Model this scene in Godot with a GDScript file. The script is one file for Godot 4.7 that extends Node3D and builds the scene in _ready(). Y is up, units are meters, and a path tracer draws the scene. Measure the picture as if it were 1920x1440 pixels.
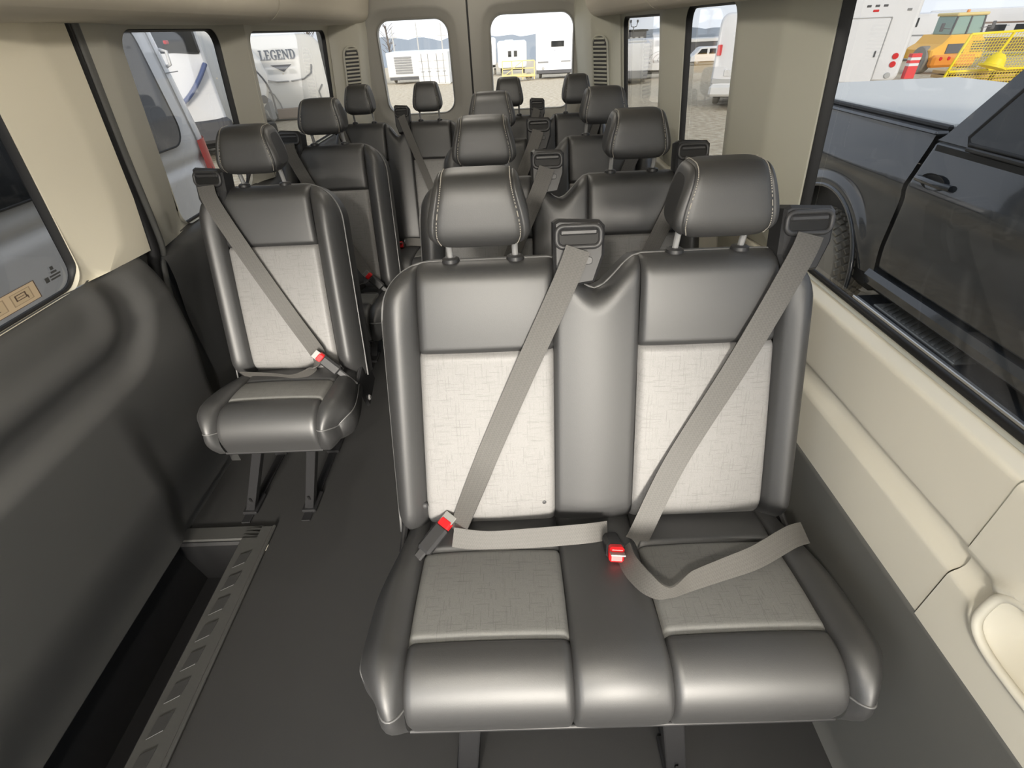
extends Node3D
# Passenger van interior looking rearwards. y up, metres, van floor at y = 0, rear of the van towards -z.

var M := {}
var taken := {}

class MB:
	# collects triangles with explicit normals; commit() gives one ArrayMesh
	var v := PackedVector3Array()
	var n := PackedVector3Array()
	var uv := PackedVector2Array()
	var ix := PackedInt32Array()

	func vert(p: Vector3, nn: Vector3, t := Vector2.ZERO) -> int:
		v.append(p); n.append(nn); uv.append(t)
		return v.size() - 1

	func tri(a: int, b: int, c: int) -> void:
		var g := (v[b] - v[a]).cross(v[c] - v[a])
		if g.dot(n[a] + n[b] + n[c]) > 0.0:
			ix.append_array(PackedInt32Array([a, c, b]))
		else:
			ix.append_array(PackedInt32Array([a, b, c]))

	func quad(a: Vector3, b: Vector3, c: Vector3, d: Vector3, nn := Vector3.ZERO) -> void:
		if nn == Vector3.ZERO:
			nn = (b - a).cross(c - a).normalized()
		var i := vert(a, nn, Vector2(0, 0))
		vert(b, nn, Vector2(1, 0)); vert(c, nn, Vector2(1, 1)); vert(d, nn, Vector2(0, 1))
		tri(i, i + 1, i + 2); tri(i, i + 2, i + 3)

	func grid(fn: Callable, us: PackedFloat32Array, vs: PackedFloat32Array, outward: Vector3, centred := false, wrap_u := false, uvs := Vector2.ONE) -> void:
		var nu := us.size()
		var nv := vs.size()
		var base := v.size()
		var ps := PackedVector3Array()
		for j in nv:
			for i in nu:
				ps.append(fn.call(us[i], vs[j]))
		var ns := PackedVector3Array()
		ns.resize(ps.size())
		for j in nv - 1:
			for i in nu - 1:
				var a := ps[j * nu + i]
				var b := ps[j * nu + i + 1]
				var c := ps[(j + 1) * nu + i + 1]
				var d := ps[(j + 1) * nu + i]
				var g := (c - a).cross(d - b)
				for k in [j * nu + i, j * nu + i + 1, (j + 1) * nu + i + 1, (j + 1) * nu + i]:
					ns[k] += g
		if wrap_u:
			for j in nv:
				var s := ns[j * nu] + ns[j * nu + nu - 1]
				ns[j * nu] = s; ns[j * nu + nu - 1] = s
		var side := 0.0
		var mid := Vector3.ZERO
		if centred:
			for p in ps: mid += p
			mid /= ps.size()
		for k in ps.size():
			side += ns[k].dot(ps[k] - mid if centred else outward)
		var sg := 1.0 if side >= 0.0 else -1.0
		for j in nv:
			for i in nu:
				var k := j * nu + i
				var nn := ns[k] * sg
				vert(ps[k], nn.normalized() if nn.length() > 1e-12 else outward, Vector2(us[i], vs[j]) * uvs)
		for j in nv - 1:
			for i in nu - 1:
				var a := base + j * nu + i
				tri(a, a + 1, a + nu + 1); tri(a, a + nu + 1, a + nu)

	func box(size: Vector3, xf := Transform3D(), bevel := 0.0) -> void:
		var h := size / 2.0
		var b := minf(bevel, minf(h.x, minf(h.y, h.z)) * 0.9)
		var P := func(ax: int, s: Vector3) -> Vector3:
			var q := h - Vector3(b, b, b)
			q[ax] = h[ax]
			return xf * (q * s)
		for ax in 3:
			var a1 := (ax + 1) % 3
			var a2 := (ax + 2) % 3
			for s in [-1.0, 1.0]:
				var c := []
				for t in [[-1, -1], [1, -1], [1, 1], [-1, 1]]:
					var sg := Vector3.ONE
					sg[ax] = s; sg[a1] = t[0]; sg[a2] = t[1]
					c.append(P.call(ax, sg))
				var d := Vector3.ZERO
				d[ax] = s
				quad(c[0], c[1], c[2], c[3], (xf.basis * d).normalized())
		if b <= 0.0: return
		for ax in 3:   # edges along axis ax
			var a1 := (ax + 1) % 3
			var a2 := (ax + 2) % 3
			for s1 in [-1.0, 1.0]:
				for s2 in [-1.0, 1.0]:
					var lo := Vector3.ONE
					lo[ax] = -1; lo[a1] = s1; lo[a2] = s2
					var hi := lo
					hi[ax] = 1
					var d := Vector3.ZERO
					d[a1] = s1; d[a2] = s2
					quad(P.call(a1, lo), P.call(a1, hi), P.call(a2, hi), P.call(a2, lo), (xf.basis * d).normalized())
		for sx in [-1.0, 1.0]:
			for sy in [-1.0, 1.0]:
				for sz in [-1.0, 1.0]:
					var s := Vector3(sx, sy, sz)
					var nn := (xf.basis * s).normalized()
					var i := vert(P.call(0, s), nn)
					vert(P.call(1, s), nn); vert(P.call(2, s), nn)
					tri(i, i + 1, i + 2)

	func bar(a: Vector3, b: Vector3, w: float, t: float, up := Vector3.UP, bevel := 0.0) -> void:
		var z := (b - a).normalized()
		var x := up.cross(z)
		if x.length() < 1e-4: x = Vector3.RIGHT.cross(z)
		x = x.normalized()
		box(Vector3(w, t, a.distance_to(b)), Transform3D(Basis(x, z.cross(x), z), (a + b) / 2.0), bevel)

	func tube(pts: Array, r: float, segs := 8, closed := false, flat := 1.0) -> void:
		var k := pts.size()
		var frames := []
		var x := Vector3.ZERO
		for i in k:
			var d: Vector3
			if closed: d = pts[(i + 1) % k] - pts[(i - 1 + k) % k]
			else: d = pts[mini(i + 1, k - 1)] - pts[maxi(i - 1, 0)]
			d = d.normalized()
			if x == Vector3.ZERO:
				x = d.cross(Vector3.UP if absf(d.y) < 0.9 else Vector3.RIGHT).normalized()
			x = (x - d * x.dot(d)).normalized()
			frames.append([x, d.cross(x)])
		var base := v.size()
		var rings := k + 1 if closed else k
		for i in rings:
			var f = frames[i % k]
			for s in segs:
				var a := TAU * s / segs
				var nn: Vector3 = f[0] * cos(a) + f[1] * sin(a)
				vert(pts[i % k] + f[0] * cos(a) * r + f[1] * sin(a) * r * flat, nn, Vector2(float(s) / segs, i))
		for i in rings - 1:
			for s in segs:
				var a := base + i * segs + s
				var b := base + i * segs + (s + 1) % segs
				tri(a, b, b + segs); tri(a, b + segs, a + segs)
		if not closed:
			for e in [0, k - 1]:
				var d2: Vector3 = (pts[0] - pts[1] if e == 0 else pts[k - 1] - pts[k - 2]).normalized()
				var c := vert(pts[e], d2)
				for s in segs:
					vert(v[base + e * segs + s], d2)
				for s in segs:
					tri(c, c + 1 + s, c + 1 + (s + 1) % segs)

	func ribbon(pts: Array, dirs: Array, w: float, th := 0.0016) -> void:
		# a flat strap: both faces and the two edges
		var k := pts.size()
		var face := []
		for i in k:
			var d: Vector3 = (pts[mini(i + 1, k - 1)] - pts[maxi(i - 1, 0)]).normalized()
			var x: Vector3 = (dirs[i] - d * d.dot(dirs[i])).normalized()
			face.append([x, x.cross(d).normalized()])
		var len := 0.0
		for sd in [1.0, -1.0]:
			var base := v.size()
			len = 0.0
			for i in k:
				if i > 0: len += (pts[i] as Vector3).distance_to(pts[i - 1])
				for e in [-0.5, 0.5]:
					vert(pts[i] + face[i][0] * w * e + face[i][1] * th * sd, face[i][1] * sd, Vector2(e + 0.5, len / w))
			for i in k - 1:
				var a := base + i * 2
				tri(a, a + 1, a + 3); tri(a, a + 3, a + 2)
		for e in [-0.5, 0.5]:
			var base := v.size()
			for i in k:
				for sd in [1.0, -1.0]:
					vert(pts[i] + face[i][0] * w * e + face[i][1] * th * sd, face[i][0] * signf(e))
			for i in k - 1:
				var a := base + i * 2
				tri(a, a + 1, a + 3); tri(a, a + 3, a + 2)

	func prism(poly: PackedVector2Array, depth: float, xf := Transform3D(), bevel := 0.0) -> void:
		# poly in the local xy plane, extruded along local z from 0 to depth, bevelled at both ends
		var k := poly.size()
		var area := 0.0
		for i in k: area += poly[i].cross(poly[(i + 1) % k])
		var sg := 1.0 if area > 0 else -1.0
		var inner := PackedVector2Array()
		var outn := []
		for i in k:
			var e0 := (poly[i] - poly[(i - 1 + k) % k]).normalized()
			var e1 := (poly[(i + 1) % k] - poly[i]).normalized()
			var m := (Vector2(e0.y, -e0.x) + Vector2(e1.y, -e1.x)).normalized() * sg
			outn.append(Vector2(e1.y, -e1.x) * sg)
			inner.append(poly[i] - m * bevel)
		var tris := Geometry2D.triangulate_polygon(inner)
		for e in [0, 1]:
			var nn := (xf.basis * Vector3(0, 0, -1.0 if e == 0 else 1.0)).normalized()
			var base := v.size()
			for p in inner: vert(xf * Vector3(p.x, p.y, depth * e), nn, p)
			for t in range(0, tris.size(), 3): tri(base + tris[t], base + tris[t + 1], base + tris[t + 2])
		for i in k:
			var j := (i + 1) % k
			var sn: Vector2 = outn[i]
			var side := (xf.basis * Vector3(sn.x, sn.y, 0)).normalized()
			quad(xf * Vector3(poly[i].x, poly[i].y, bevel), xf * Vector3(poly[j].x, poly[j].y, bevel), xf * Vector3(poly[j].x, poly[j].y, depth - bevel), xf * Vector3(poly[i].x, poly[i].y, depth - bevel), side)
			if bevel > 0.0:
				for e in [0, 1]:
					var zo: float = 0.0 if e == 0 else depth
					var zi: float = bevel if e == 0 else depth - bevel
					var bn := (xf.basis * Vector3(sn.x, sn.y, -1.0 if e == 0 else 1.0)).normalized()
					quad(xf * Vector3(poly[i].x, poly[i].y, zi), xf * Vector3(poly[j].x, poly[j].y, zi), xf * Vector3(inner[j].x, inner[j].y, zo), xf * Vector3(inner[i].x, inner[i].y, zo), bn)

	func lathe(prof: Array, xf: Transform3D, segs := 20) -> void:
		# prof: Vector2(radius, height) along local y
		for i in prof.size() - 1:
			var p: Vector2 = prof[i]
			var q: Vector2 = prof[i + 1]
			var nn := Vector2(q.y - p.y, -(q.x - p.x)).normalized()
			var base := v.size()
			for s in segs + 1:
				var a := TAU * s / segs
				var d := Vector3(cos(a), 0, sin(a))
				var wn := (xf.basis * (d * nn.x + Vector3(0, nn.y, 0))).normalized()
				vert(xf * (d * p.x + Vector3(0, p.y, 0)), wn, Vector2(float(s) / segs, 0))
				vert(xf * (d * q.x + Vector3(0, q.y, 0)), wn, Vector2(float(s) / segs, 1))
			for s in segs:
				var a := base + s * 2
				tri(a, a + 1, a + 3); tri(a, a + 3, a + 2)

	func commit() -> ArrayMesh:
		var am := ArrayMesh.new()
		var ar := []
		ar.resize(Mesh.ARRAY_MAX)
		ar[Mesh.ARRAY_VERTEX] = v; ar[Mesh.ARRAY_NORMAL] = n; ar[Mesh.ARRAY_TEX_UV] = uv; ar[Mesh.ARRAY_INDEX] = ix
		am.add_surface_from_arrays(Mesh.PRIMITIVE_TRIANGLES, ar)
		return am


func lin(a: float, b: float, k: int) -> PackedFloat32Array:
	var o := PackedFloat32Array()
	for i in k + 1: o.append(lerpf(a, b, float(i) / k))
	return o

func dense(a: float, b: float, k: int) -> PackedFloat32Array:   # samples crowd towards both ends
	var o := PackedFloat32Array()
	for i in k + 1:
		var t := float(i) / k
		o.append(lerpf(a, b, lerpf(t, 0.5 - 0.5 * cos(PI * t), 0.85)))
	return o

func rrect(w: float, h: float, r: float, k := 5, at := Vector2.ZERO) -> PackedVector2Array:
	var o := PackedVector2Array()
	for c in [[1, 1, 0.0], [-1, 1, 0.5], [-1, -1, 1.0], [1, -1, 1.5]]:
		for i in k + 1:
			var a: float = (c[2] + 0.5 * i / k) * PI
			o.append(at + Vector2(c[0] * (w / 2 - r) + cos(a) * r, c[1] * (h / 2 - r) + sin(a) * r))
	return o

func numbered(called: String) -> String:
	if not taken.has(called):
		taken[called] = 0
		return called
	taken[called] += 1
	return "%s_%03d" % [called, taken[called]]

func tag(o: Node3D, label: String, category: String, group := "", kind := "") -> Node3D:
	o.set_meta("label", label); o.set_meta("category", category)
	if group: o.set_meta("group", group)
	if kind: o.set_meta("kind", kind)
	return o

func thing(called: String, label: String, category: String, at := Vector3.ZERO, group := "") -> Node3D:
	var o := Node3D.new()
	o.name = numbered(called)
	add_child(o)
	o.position = at
	return tag(o, label, category, group)

func obj(called: String, mb: MB, mat: Material, parent: Node = self, label := "") -> MeshInstance3D:
	var o := MeshInstance3D.new()
	o.mesh = mb.commit()
	o.material_override = mat
	if parent == self:
		o.name = numbered(called)
		add_child(o)
	else:
		o.name = called
		parent.add_child(o, true)
	if label: o.set_meta("label", label)
	return o

func struct(called: String, mb: MB, mat: Material, label: String, category: String) -> MeshInstance3D:
	var o := obj(called, mb, mat)
	tag(o, label, category, "", "structure")
	return o

func struct_node(called: String, label: String, category: String) -> Node3D:
	var o := thing(called, label, category)
	o.set_meta("kind", "structure")
	return o

func noise_tex(size: int, freq: float, seed_: int, ramp := [], normal := false, strength := 2.0, oct := 4) -> NoiseTexture2D:
	var f := FastNoiseLite.new()
	f.seed = seed_; f.frequency = freq; f.fractal_octaves = oct
	var t := NoiseTexture2D.new()
	t.width = size; t.height = size; t.seamless = true; t.noise = f
	if normal:
		t.as_normal_map = true; t.bump_strength = strength
	if ramp:
		var g := Gradient.new()
		g.offsets = PackedFloat32Array(range(ramp.size()).map(func(i): return float(i) / (ramp.size() - 1)))
		g.colors = PackedColorArray(ramp)
		t.color_ramp = g
	return t

func mat(c: Color, rough := 0.6, metal := 0.0, spec := 0.5) -> StandardMaterial3D:
	var m := StandardMaterial3D.new()
	m.albedo_color = c; m.roughness = rough; m.metallic = metal; m.metallic_specular = spec
	return m

func grained(c: Color, rough: float, tex: Texture2D, scale: float, amount: float, tint: Texture2D = null) -> StandardMaterial3D:
	var m := mat(c, rough)
	m.uv1_triplanar = true
	m.uv1_scale = Vector3.ONE * scale
	if tex:
		m.normal_enabled = true; m.normal_texture = tex; m.normal_scale = amount
	if tint: m.albedo_texture = tint
	return m

func pane(c: Color, alpha: float) -> StandardMaterial3D:
	var m := mat(Color(c.r, c.g, c.b, alpha), 0.03)
	m.transparency = BaseMaterial3D.TRANSPARENCY_ALPHA
	m.cull_mode = BaseMaterial3D.CULL_DISABLED
	return m

func ss(a: float, b: float, x: float) -> float:
	return smoothstep(a, b, x)

func materials() -> void:
	var leather_n := noise_tex(512, 0.09, 3, [], true, 3.0, 3)
	var plastic_n := noise_tex(512, 0.16, 5, [], true, 3.0, 2)
	var cloth := Image.create(256, 256, false, Image.FORMAT_RGB8)
	var rng := RandomNumberGenerator.new()
	rng.seed = 4
	for y in 256:
		for x in 256:
			var v := 0.90 + rng.randf_range(-0.05, 0.05) + 0.03 * ((x + y) % 2)
			cloth.set_pixel(x, y, Color(v, v, v))
	for i in 260:
		var v := rng.randf_range(0.74, 0.88)
		var a := rng.randi_range(0, 255)
		var b := rng.randi_range(0, 255)
		var l := rng.randi_range(12, 46)
		for j in l:
			if i % 2: cloth.set_pixel((a + j) % 256, b, Color(v, v, v))
			else: cloth.set_pixel(a, (b + j) % 256, Color(v, v, v))
	var cloth_t := ImageTexture.create_from_image(cloth)
	var web := Image.create(64, 32, false, Image.FORMAT_RGB8)
	for y in 32:
		for x in 64:
			var v := 0.92 + 0.03 * (0.5 + 0.5 * sin(x * TAU * 5.0 / 64.0)) + rng.randf_range(-0.05, 0.05) - (0.10 if (y + (x / 6) * 2) % 4 == 0 else 0.0)
			web.set_pixel(x, y, Color(v, v, v))
	M.leather = grained(Color(0.19, 0.19, 0.192), 0.51, leather_n, 9.0, 0.10)
	M.leather.metallic_specular = 0.85
	M.cloth = grained(Color(0.55, 0.545, 0.54), 0.5, null, 5.0, 0.0, cloth_t)
	M.cloth_dark = grained(Color(0.45, 0.45, 0.44), 0.68, null, 5.0, 0.0, cloth_t)
	M.piping = mat(Color(0.40, 0.40, 0.40), 0.4)
	M.thread = mat(Color(0.68, 0.66, 0.62), 0.7)
	M.webbing = mat(Color(0.35, 0.342, 0.33), 0.6)
	M.webbing.albedo_texture = ImageTexture.create_from_image(web)
	M.webbing.uv1_scale = Vector3(1, 1, 1)
	M.chrome = mat(Color(0.90, 0.90, 0.90), 0.25, 0.7)
	M.plastic = grained(Color(0.17, 0.17, 0.175), 0.45, plastic_n, 14.0, 0.08)
	M.plastic_sheen = mat(Color(0.23, 0.23, 0.235), 0.40)
	M.black = mat(Color(0.05, 0.05, 0.05), 0.6)
	M.gloss_black = mat(Color(0.16, 0.16, 0.165), 0.25)
	M.red = mat(Color(0.86, 0.10, 0.12), 0.35)
	M.tag = mat(Color(0.72, 0.74, 0.77), 0.7)
	M.rubber = mat(Color(0.08, 0.08, 0.085), 0.55)
	M.seal_grey = mat(Color(0.36, 0.36, 0.35), 0.5)
	M.floor = grained(Color(0.18, 0.18, 0.18), 0.62, noise_tex(512, 0.3, 8, [], true, 3.0, 2), 6.0, 0.15)
	M.step_black = mat(Color(0.12, 0.12, 0.125), 0.5)
	M.tread = grained(Color(0.26, 0.26, 0.255), 0.5, plastic_n, 10.0, 0.2)
	M.tread_dark = mat(Color(0.21, 0.21, 0.21), 0.45)
	M.headliner = mat(Color(0.84, 0.83, 0.80), 0.9)
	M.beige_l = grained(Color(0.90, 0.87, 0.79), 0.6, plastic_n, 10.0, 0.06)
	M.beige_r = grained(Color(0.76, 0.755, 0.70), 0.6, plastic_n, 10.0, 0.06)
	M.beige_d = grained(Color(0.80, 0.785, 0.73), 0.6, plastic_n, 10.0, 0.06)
	M.beige_wall = grained(Color(0.90, 0.88, 0.82), 0.55, plastic_n, 10.0, 0.06)
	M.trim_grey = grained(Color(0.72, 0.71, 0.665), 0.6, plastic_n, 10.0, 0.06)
	M.duct = grained(Color(0.82, 0.79, 0.73), 0.7, plastic_n, 10.0, 0.06)
	M.duct_dark = grained(Color(0.55, 0.54, 0.50), 0.6, plastic_n, 10.0, 0.06)
	M.dark_panel = grained(Color(0.29, 0.29, 0.287), 0.55, plastic_n, 10.0, 0.10)
	M.dark_kick = grained(Color(0.40, 0.40, 0.385), 0.65, plastic_n, 10.0, 0.10)
	M.rear_grey = grained(Color(0.66, 0.65, 0.62), 0.6, plastic_n, 10.0, 0.06)
	M.glass_clear = pane(Color(0.10, 0.11, 0.11), 0.06)
	M.glass_tint = pane(Color(0.06, 0.065, 0.07), TINT)
	M.glass_rear = pane(Color(0.10, 0.105, 0.11), 0.58)
	M.dark_glass = mat(Color(0.13, 0.14, 0.15), 0.06)
	M.cab_glass = mat(Color(0.55, 0.66, 0.63), 0.08)
	M.white_paint = mat(Color(0.88, 0.88, 0.88), 0.3)
	M.van_paint = mat(Color(0.95, 0.95, 0.95), 0.25)
	M.cream_paint = mat(Color(0.87, 0.86, 0.83), 0.35)
	M.white_dull = mat(Color(0.84, 0.84, 0.83), 0.6)
	M.dark_paint = mat(Color(0.165, 0.18, 0.20), 0.16)
	M.dark_paint.clearcoat_enabled = true
	M.dark_paint.clearcoat = 0.8
	M.dark_paint.clearcoat_roughness = 0.05
	M.tonneau = mat(Color(0.86, 0.86, 0.84), 0.85)
	M.tire = grained(Color(0.55, 0.53, 0.49), 0.85, plastic_n, 6.0, 0.2)
	M.steel = mat(Color(0.80, 0.80, 0.80), 0.25, 0.8)
	M.steel_dull = mat(Color(0.55, 0.55, 0.54), 0.5, 0.3)
	M.seam_grey = mat(Color(0.48, 0.49, 0.50), 0.6)
	M.red_lamp = mat(Color(0.82, 0.16, 0.17), 0.25)
	M.red_paint = mat(Color(0.86, 0.16, 0.16), 0.5)
	M.blue_paint = mat(Color(0.30, 0.36, 0.52), 0.35)
	M.grey_light = mat(Color(0.70, 0.70, 0.69), 0.6)
	M.grey_mid = mat(Color(0.52, 0.52, 0.52), 0.6)
	M.grey_dark = mat(Color(0.30, 0.30, 0.31), 0.55)
	M.brown = mat(Color(0.50, 0.42, 0.36), 0.6)
	M.yellow_pale = mat(Color(0.86, 0.78, 0.52), 0.6)
	M.yellow_paint = mat(Color(0.93, 0.70, 0.20), 0.4)
	M.yellow_bright = mat(Color(0.95, 0.86, 0.12), 0.5)
	M.orange_paint = mat(Color(0.88, 0.56, 0.20), 0.4)
	M.wood = grained(Color(0.82, 0.70, 0.52), 0.8, plastic_n, 3.0, 0.3)
	M.bark = mat(Color(0.45, 0.42, 0.40), 0.9)
	M.hill = mat(Color(0.52, 0.55, 0.58), 1.0)
	var dirt := mat(Color(1, 1, 1), 0.95)
	dirt.uv1_triplanar = true; dirt.uv1_world_triplanar = true
	dirt.uv1_scale = Vector3.ONE * 0.16
	dirt.albedo_texture = noise_tex(1024, 0.02, 21, [Color(0.62, 0.56, 0.47), Color(0.72, 0.66, 0.56), Color(0.80, 0.75, 0.65), Color(0.86, 0.82, 0.73)], false, 1.0, 6)
	dirt.normal_enabled = true
	dirt.normal_texture = noise_tex(1024, 0.05, 22, [], true, 6.0, 5)
	dirt.normal_scale = 0.8
	M.dirt = dirt

const TINT := 0.75
const SKY_GAIN := 2.1
const SUN_ENERGY := 2.7
const LAMP := 0.28
const EXPOSURE := 1.0

func _ready() -> void:
	# camera
	var cam := Camera3D.new()
	cam.name = "camera"
	cam.fov = 77.3196
	cam.near = 0.02; cam.far = 600.0
	add_child(cam)
	cam.position = Vector3(0, 1.33, 0)
	cam.basis = Basis(Vector3.UP, deg_to_rad(0.91)) * Basis(Vector3.RIGHT, deg_to_rad(-36.66)) * Basis(Vector3.BACK, deg_to_rad(-2.81))
	# sky
	var env := Environment.new()
	env.background_mode = Environment.BG_SKY
	var sky := Sky.new()
	var sm := ProceduralSkyMaterial.new()
	sm.sky_top_color = Color(0.70, 0.735, 0.785)
	sm.sky_horizon_color = Color(0.85, 0.87, 0.895)
	sm.sky_curve = 0.22
	sm.ground_horizon_color = Color(0.72, 0.72, 0.71)
	sm.ground_bottom_color = Color(0.55, 0.53, 0.50)
	sm.sky_energy_multiplier = SKY_GAIN
	sm.ground_energy_multiplier = SKY_GAIN
	sm.sun_angle_max = 30.0
	sm.sun_curve = 0.15
	var cover := noise_tex(1024, 0.006, 31, [Color(0, 0, 0, 0), Color(0, 0, 0, 0), Color(0.5, 0.5, 0.5, 0.35), Color(0.9, 0.9, 0.9, 0.6)], false, 1.0, 5)
	sm.sky_cover = cover
	sm.sky_cover_modulate = Color(1, 1, 1, 0.5)
	sky.sky_material = sm
	env.sky = sky
	env.sky_rotation = Vector3(-0.04, 0, 0)
	env.tonemap_mode = Environment.TONE_MAPPER_LINEAR
	env.tonemap_exposure = EXPOSURE
	env.sdfgi_enabled = true
	env.ssao_enabled = true
	env.ssil_enabled = true
	var we := WorldEnvironment.new()
	we.name = "world_environment"
	we.environment = env
	add_child(we)
	# hazy sun behind the camera
	var sun := DirectionalLight3D.new()
	sun.name = "sun"
	sun.light_energy = SUN_ENERGY
	sun.light_color = Color(1.0, 0.97, 0.92)
	sun.light_angular_distance = 12.0
	sun.shadow_enabled = true
	sun.sky_mode = DirectionalLight3D.SKY_MODE_LIGHT_AND_SKY
	add_child(sun)
	sun.rotation = Vector3(deg_to_rad(-16.5), deg_to_rad(4), 0)
	materials()
	build_ground()
	build_shell()
	build_lamps()
	build_white_van()
	build_truck()
	build_seats()
	build_sticker()
	build_far()

func build_lamps() -> void:
	# dome lamps of the van: three on the headliner
	for k in 3:
		var t := thing("dome_lamp", ["dome lamp with a frosted lens on the headliner over the cab", "dome lamp with a frosted lens on the headliner just inside the rear doors", "dome lamp with a frosted lens on the headliner over the middle rows"][k], "lamp", Vector3(-0.2, 1.745, [0.55, -3.3, -1.85][k]))
		part_box(t, "housing", Vector3(-0.16, -0.01, -0.07), Vector3(0.16, 0.024, 0.07), M.duct, 0.012)
		var lens := mat(Color(0.9, 0.9, 0.88), 0.4)
		lens.emission_enabled = true
		lens.emission = Color(1.0, 0.97, 0.92)
		lens.emission_energy_multiplier = 1.2
		part_box(t, "lens", Vector3(-0.13, -0.034, -0.05), Vector3(0.13, -0.010, 0.05), lens, 0.01)
		var a := OmniLight3D.new()
		a.name = "light"
		a.light_energy = LAMP * [4.4, 0.3, 0.5][k]
		a.light_color = Color(1.0, 0.97, 0.92)
		a.light_size = 0.05
		a.omni_range = 8.0
		a.omni_attenuation = 2.0
		a.shadow_enabled = true
		t.add_child(a)
		a.position = Vector3(0, -0.09, 0)

func build_seats() -> void:
	var g2 := "double seats down the right side of the aisle"
	var g1 := "single seats along the left wall"
	var d := make_seat("black leather double bench nearest the camera with pale lit inserts and grey belts", true, 1.0, Vector3(0.16, 0, -0.90), g2)
	copy_seat(d, "black double bench in the second row, right behind the front bench", Vector3(0.148, 0, -1.535), g2)
	copy_seat(d, "black double bench in the third row on the right, second from the back", Vector3(0.158, 0, -2.15), g2)
	copy_seat(d, "narrow black double bench at the very back, right of the rear door gap", Vector3(0.178, 0, -2.77), g2, 0.76)
	var l := make_seat("narrow black double bench at the very back, left of the rear door gap", true, -1.0, Vector3(-0.553, 0, -2.735), g2)
	l.scale = Vector3(0.76, 1, 1)
	var s := make_seat("black leather single seat nearest the camera beside the left step well", false, -1.0, Vector3(-0.756, 0, -1.565), g1)
	copy_seat(s, "black leather single seat behind the first single seat on the left", Vector3(-0.740, 0, -2.20), g1)

# ---------------------------------------------------------------- seats
# seat frame: origin on the floor under the head restraint posts, +z towards the front of the van

func zb(y: float) -> float:
	return 0.046 + (0.93 - y) * 0.318

func back_pt(u: float, y: float, d: float) -> Vector3:
	return Vector3(u * (1.0 + (0.9 - y) * (0.06 + 0.10 * exp(-pow((absf(u) - 0.352) / 0.08, 2.0)))), y + d * 0.303, zb(y) + d * 0.953)

func back_top(u: float, hw: float, wide: bool) -> float:
	var y := 0.976
	var r := 0.105
	var e := absf(u) - (hw - r)
	if e > 0.0:
		y -= r * (1.0 - sqrt(maxf(0.0, 1.0 - (e / r) * (e / r))))
	if wide:
		y -= 0.062 * ss(0.0, 1.0, 1.0 - absf(u) / 0.088)
	return y

func rolled(e1: float, e2: float, r: float) -> float:
	var a := 1.0 - minf(e1 / r, 1.0)
	var b := 1.0 - minf(e2 / r, 1.0)
	var k := minf(1.0, sqrt(a * a + b * b))
	return -r * (1.0 - sqrt(maxf(0.0, 1.0 - k * k)))

func groove(e: float) -> float:
	var a := 1.0 - minf(e / 0.011, 1.0)
	return -0.009 * a * a

func back_panel(hw: float, wide: bool, u0: float, u1: float, y0: float, y1: float, style: String) -> MB:
	# y1 < 0: up to the top edge
	var mb := MB.new()
	var fn := func(u: float, t: float) -> Vector3:
		var top := back_top(u, hw, wide) if y1 < 0.0 else y1
		var y := lerpf(y0, top, t)
		var f := (u - u0) / (u1 - u0)
		var el := u - u0
		var er := u1 - u
		var et := top - y
		var eb := y - y0
		var d := rolled(hw - absf(u), back_top(u, hw, wide) - y, 0.042)
		if style == "bolster":
			d += 0.024 * sin(PI * clampf(f, 0.0, 1.0)) * (1.0 - 0.5 * ss(0.85, 0.97, y))
			d += groove(er if u0 < 0.0 else el)
		elif style == "center":
			d += 0.010 * sin(PI * f) + groove(minf(el, er))
		else:
			d += 0.007 * sqrt(maxf(0.0, 4.0 * f * (1.0 - f))) + groove(minf(el, er))
			if y1 < 0.0: d += groove(eb) + 0.004 * sin(PI * t)
			else: d += groove(et) + 0.003 * sin(PI * t)
		d -= 0.05 * pow(1.0 - ss(0.38, 0.47, y), 2.0)
		return back_pt(u, y, d)
	mb.grid(fn, dense(u0, u1, 26), dense(0.0, 1.0, 34), Vector3(0, 0.3, 1), false, false, Vector2(1, 0.5))
	return mb

func back_outline(hw: float, wide: bool, d: float) -> Array:
	var pts := []
	var ys := back_top(hw, hw, wide)
	for i in 14: pts.append(back_pt(-hw, lerpf(0.38, ys, i / 13.0), d))
	for u in dense(-hw, hw, 70): pts.append(back_pt(u, back_top(u, hw, wide), d))
	for i in 14: pts.append(back_pt(hw, lerpf(ys, 0.38, i / 13.0), d))
	return pts

func back_shell(hw: float, wide: bool) -> MB:
	var mb := MB.new()
	var a := back_outline(hw, wide, -0.042)
	var b := back_outline(hw, wide, -0.10)
	var k := a.size()
	var fn := func(i: float, t: float) -> Vector3:
		var p: Vector3 = (a[int(i)] as Vector3).lerp(b[int(i)], t)
		return p
	mb.grid(fn, lin(0, k - 1, k - 1), lin(0, 1, 3), Vector3.ZERO, true)
	var rear := func(u: float, t: float) -> Vector3:
		var top := back_top(u, hw, wide)
		return back_pt(u, lerpf(0.38, top, t), -0.10 - 0.012 * sin(PI * t) * (1.0 - pow(absf(u) / hw, 4.0)))
	mb.grid(rear, dense(-hw, hw, 50), lin(0, 1, 10), Vector3(0, -0.3, -1))
	return mb

var trimmed := 0.0   # how much shorter this cushion is

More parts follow.
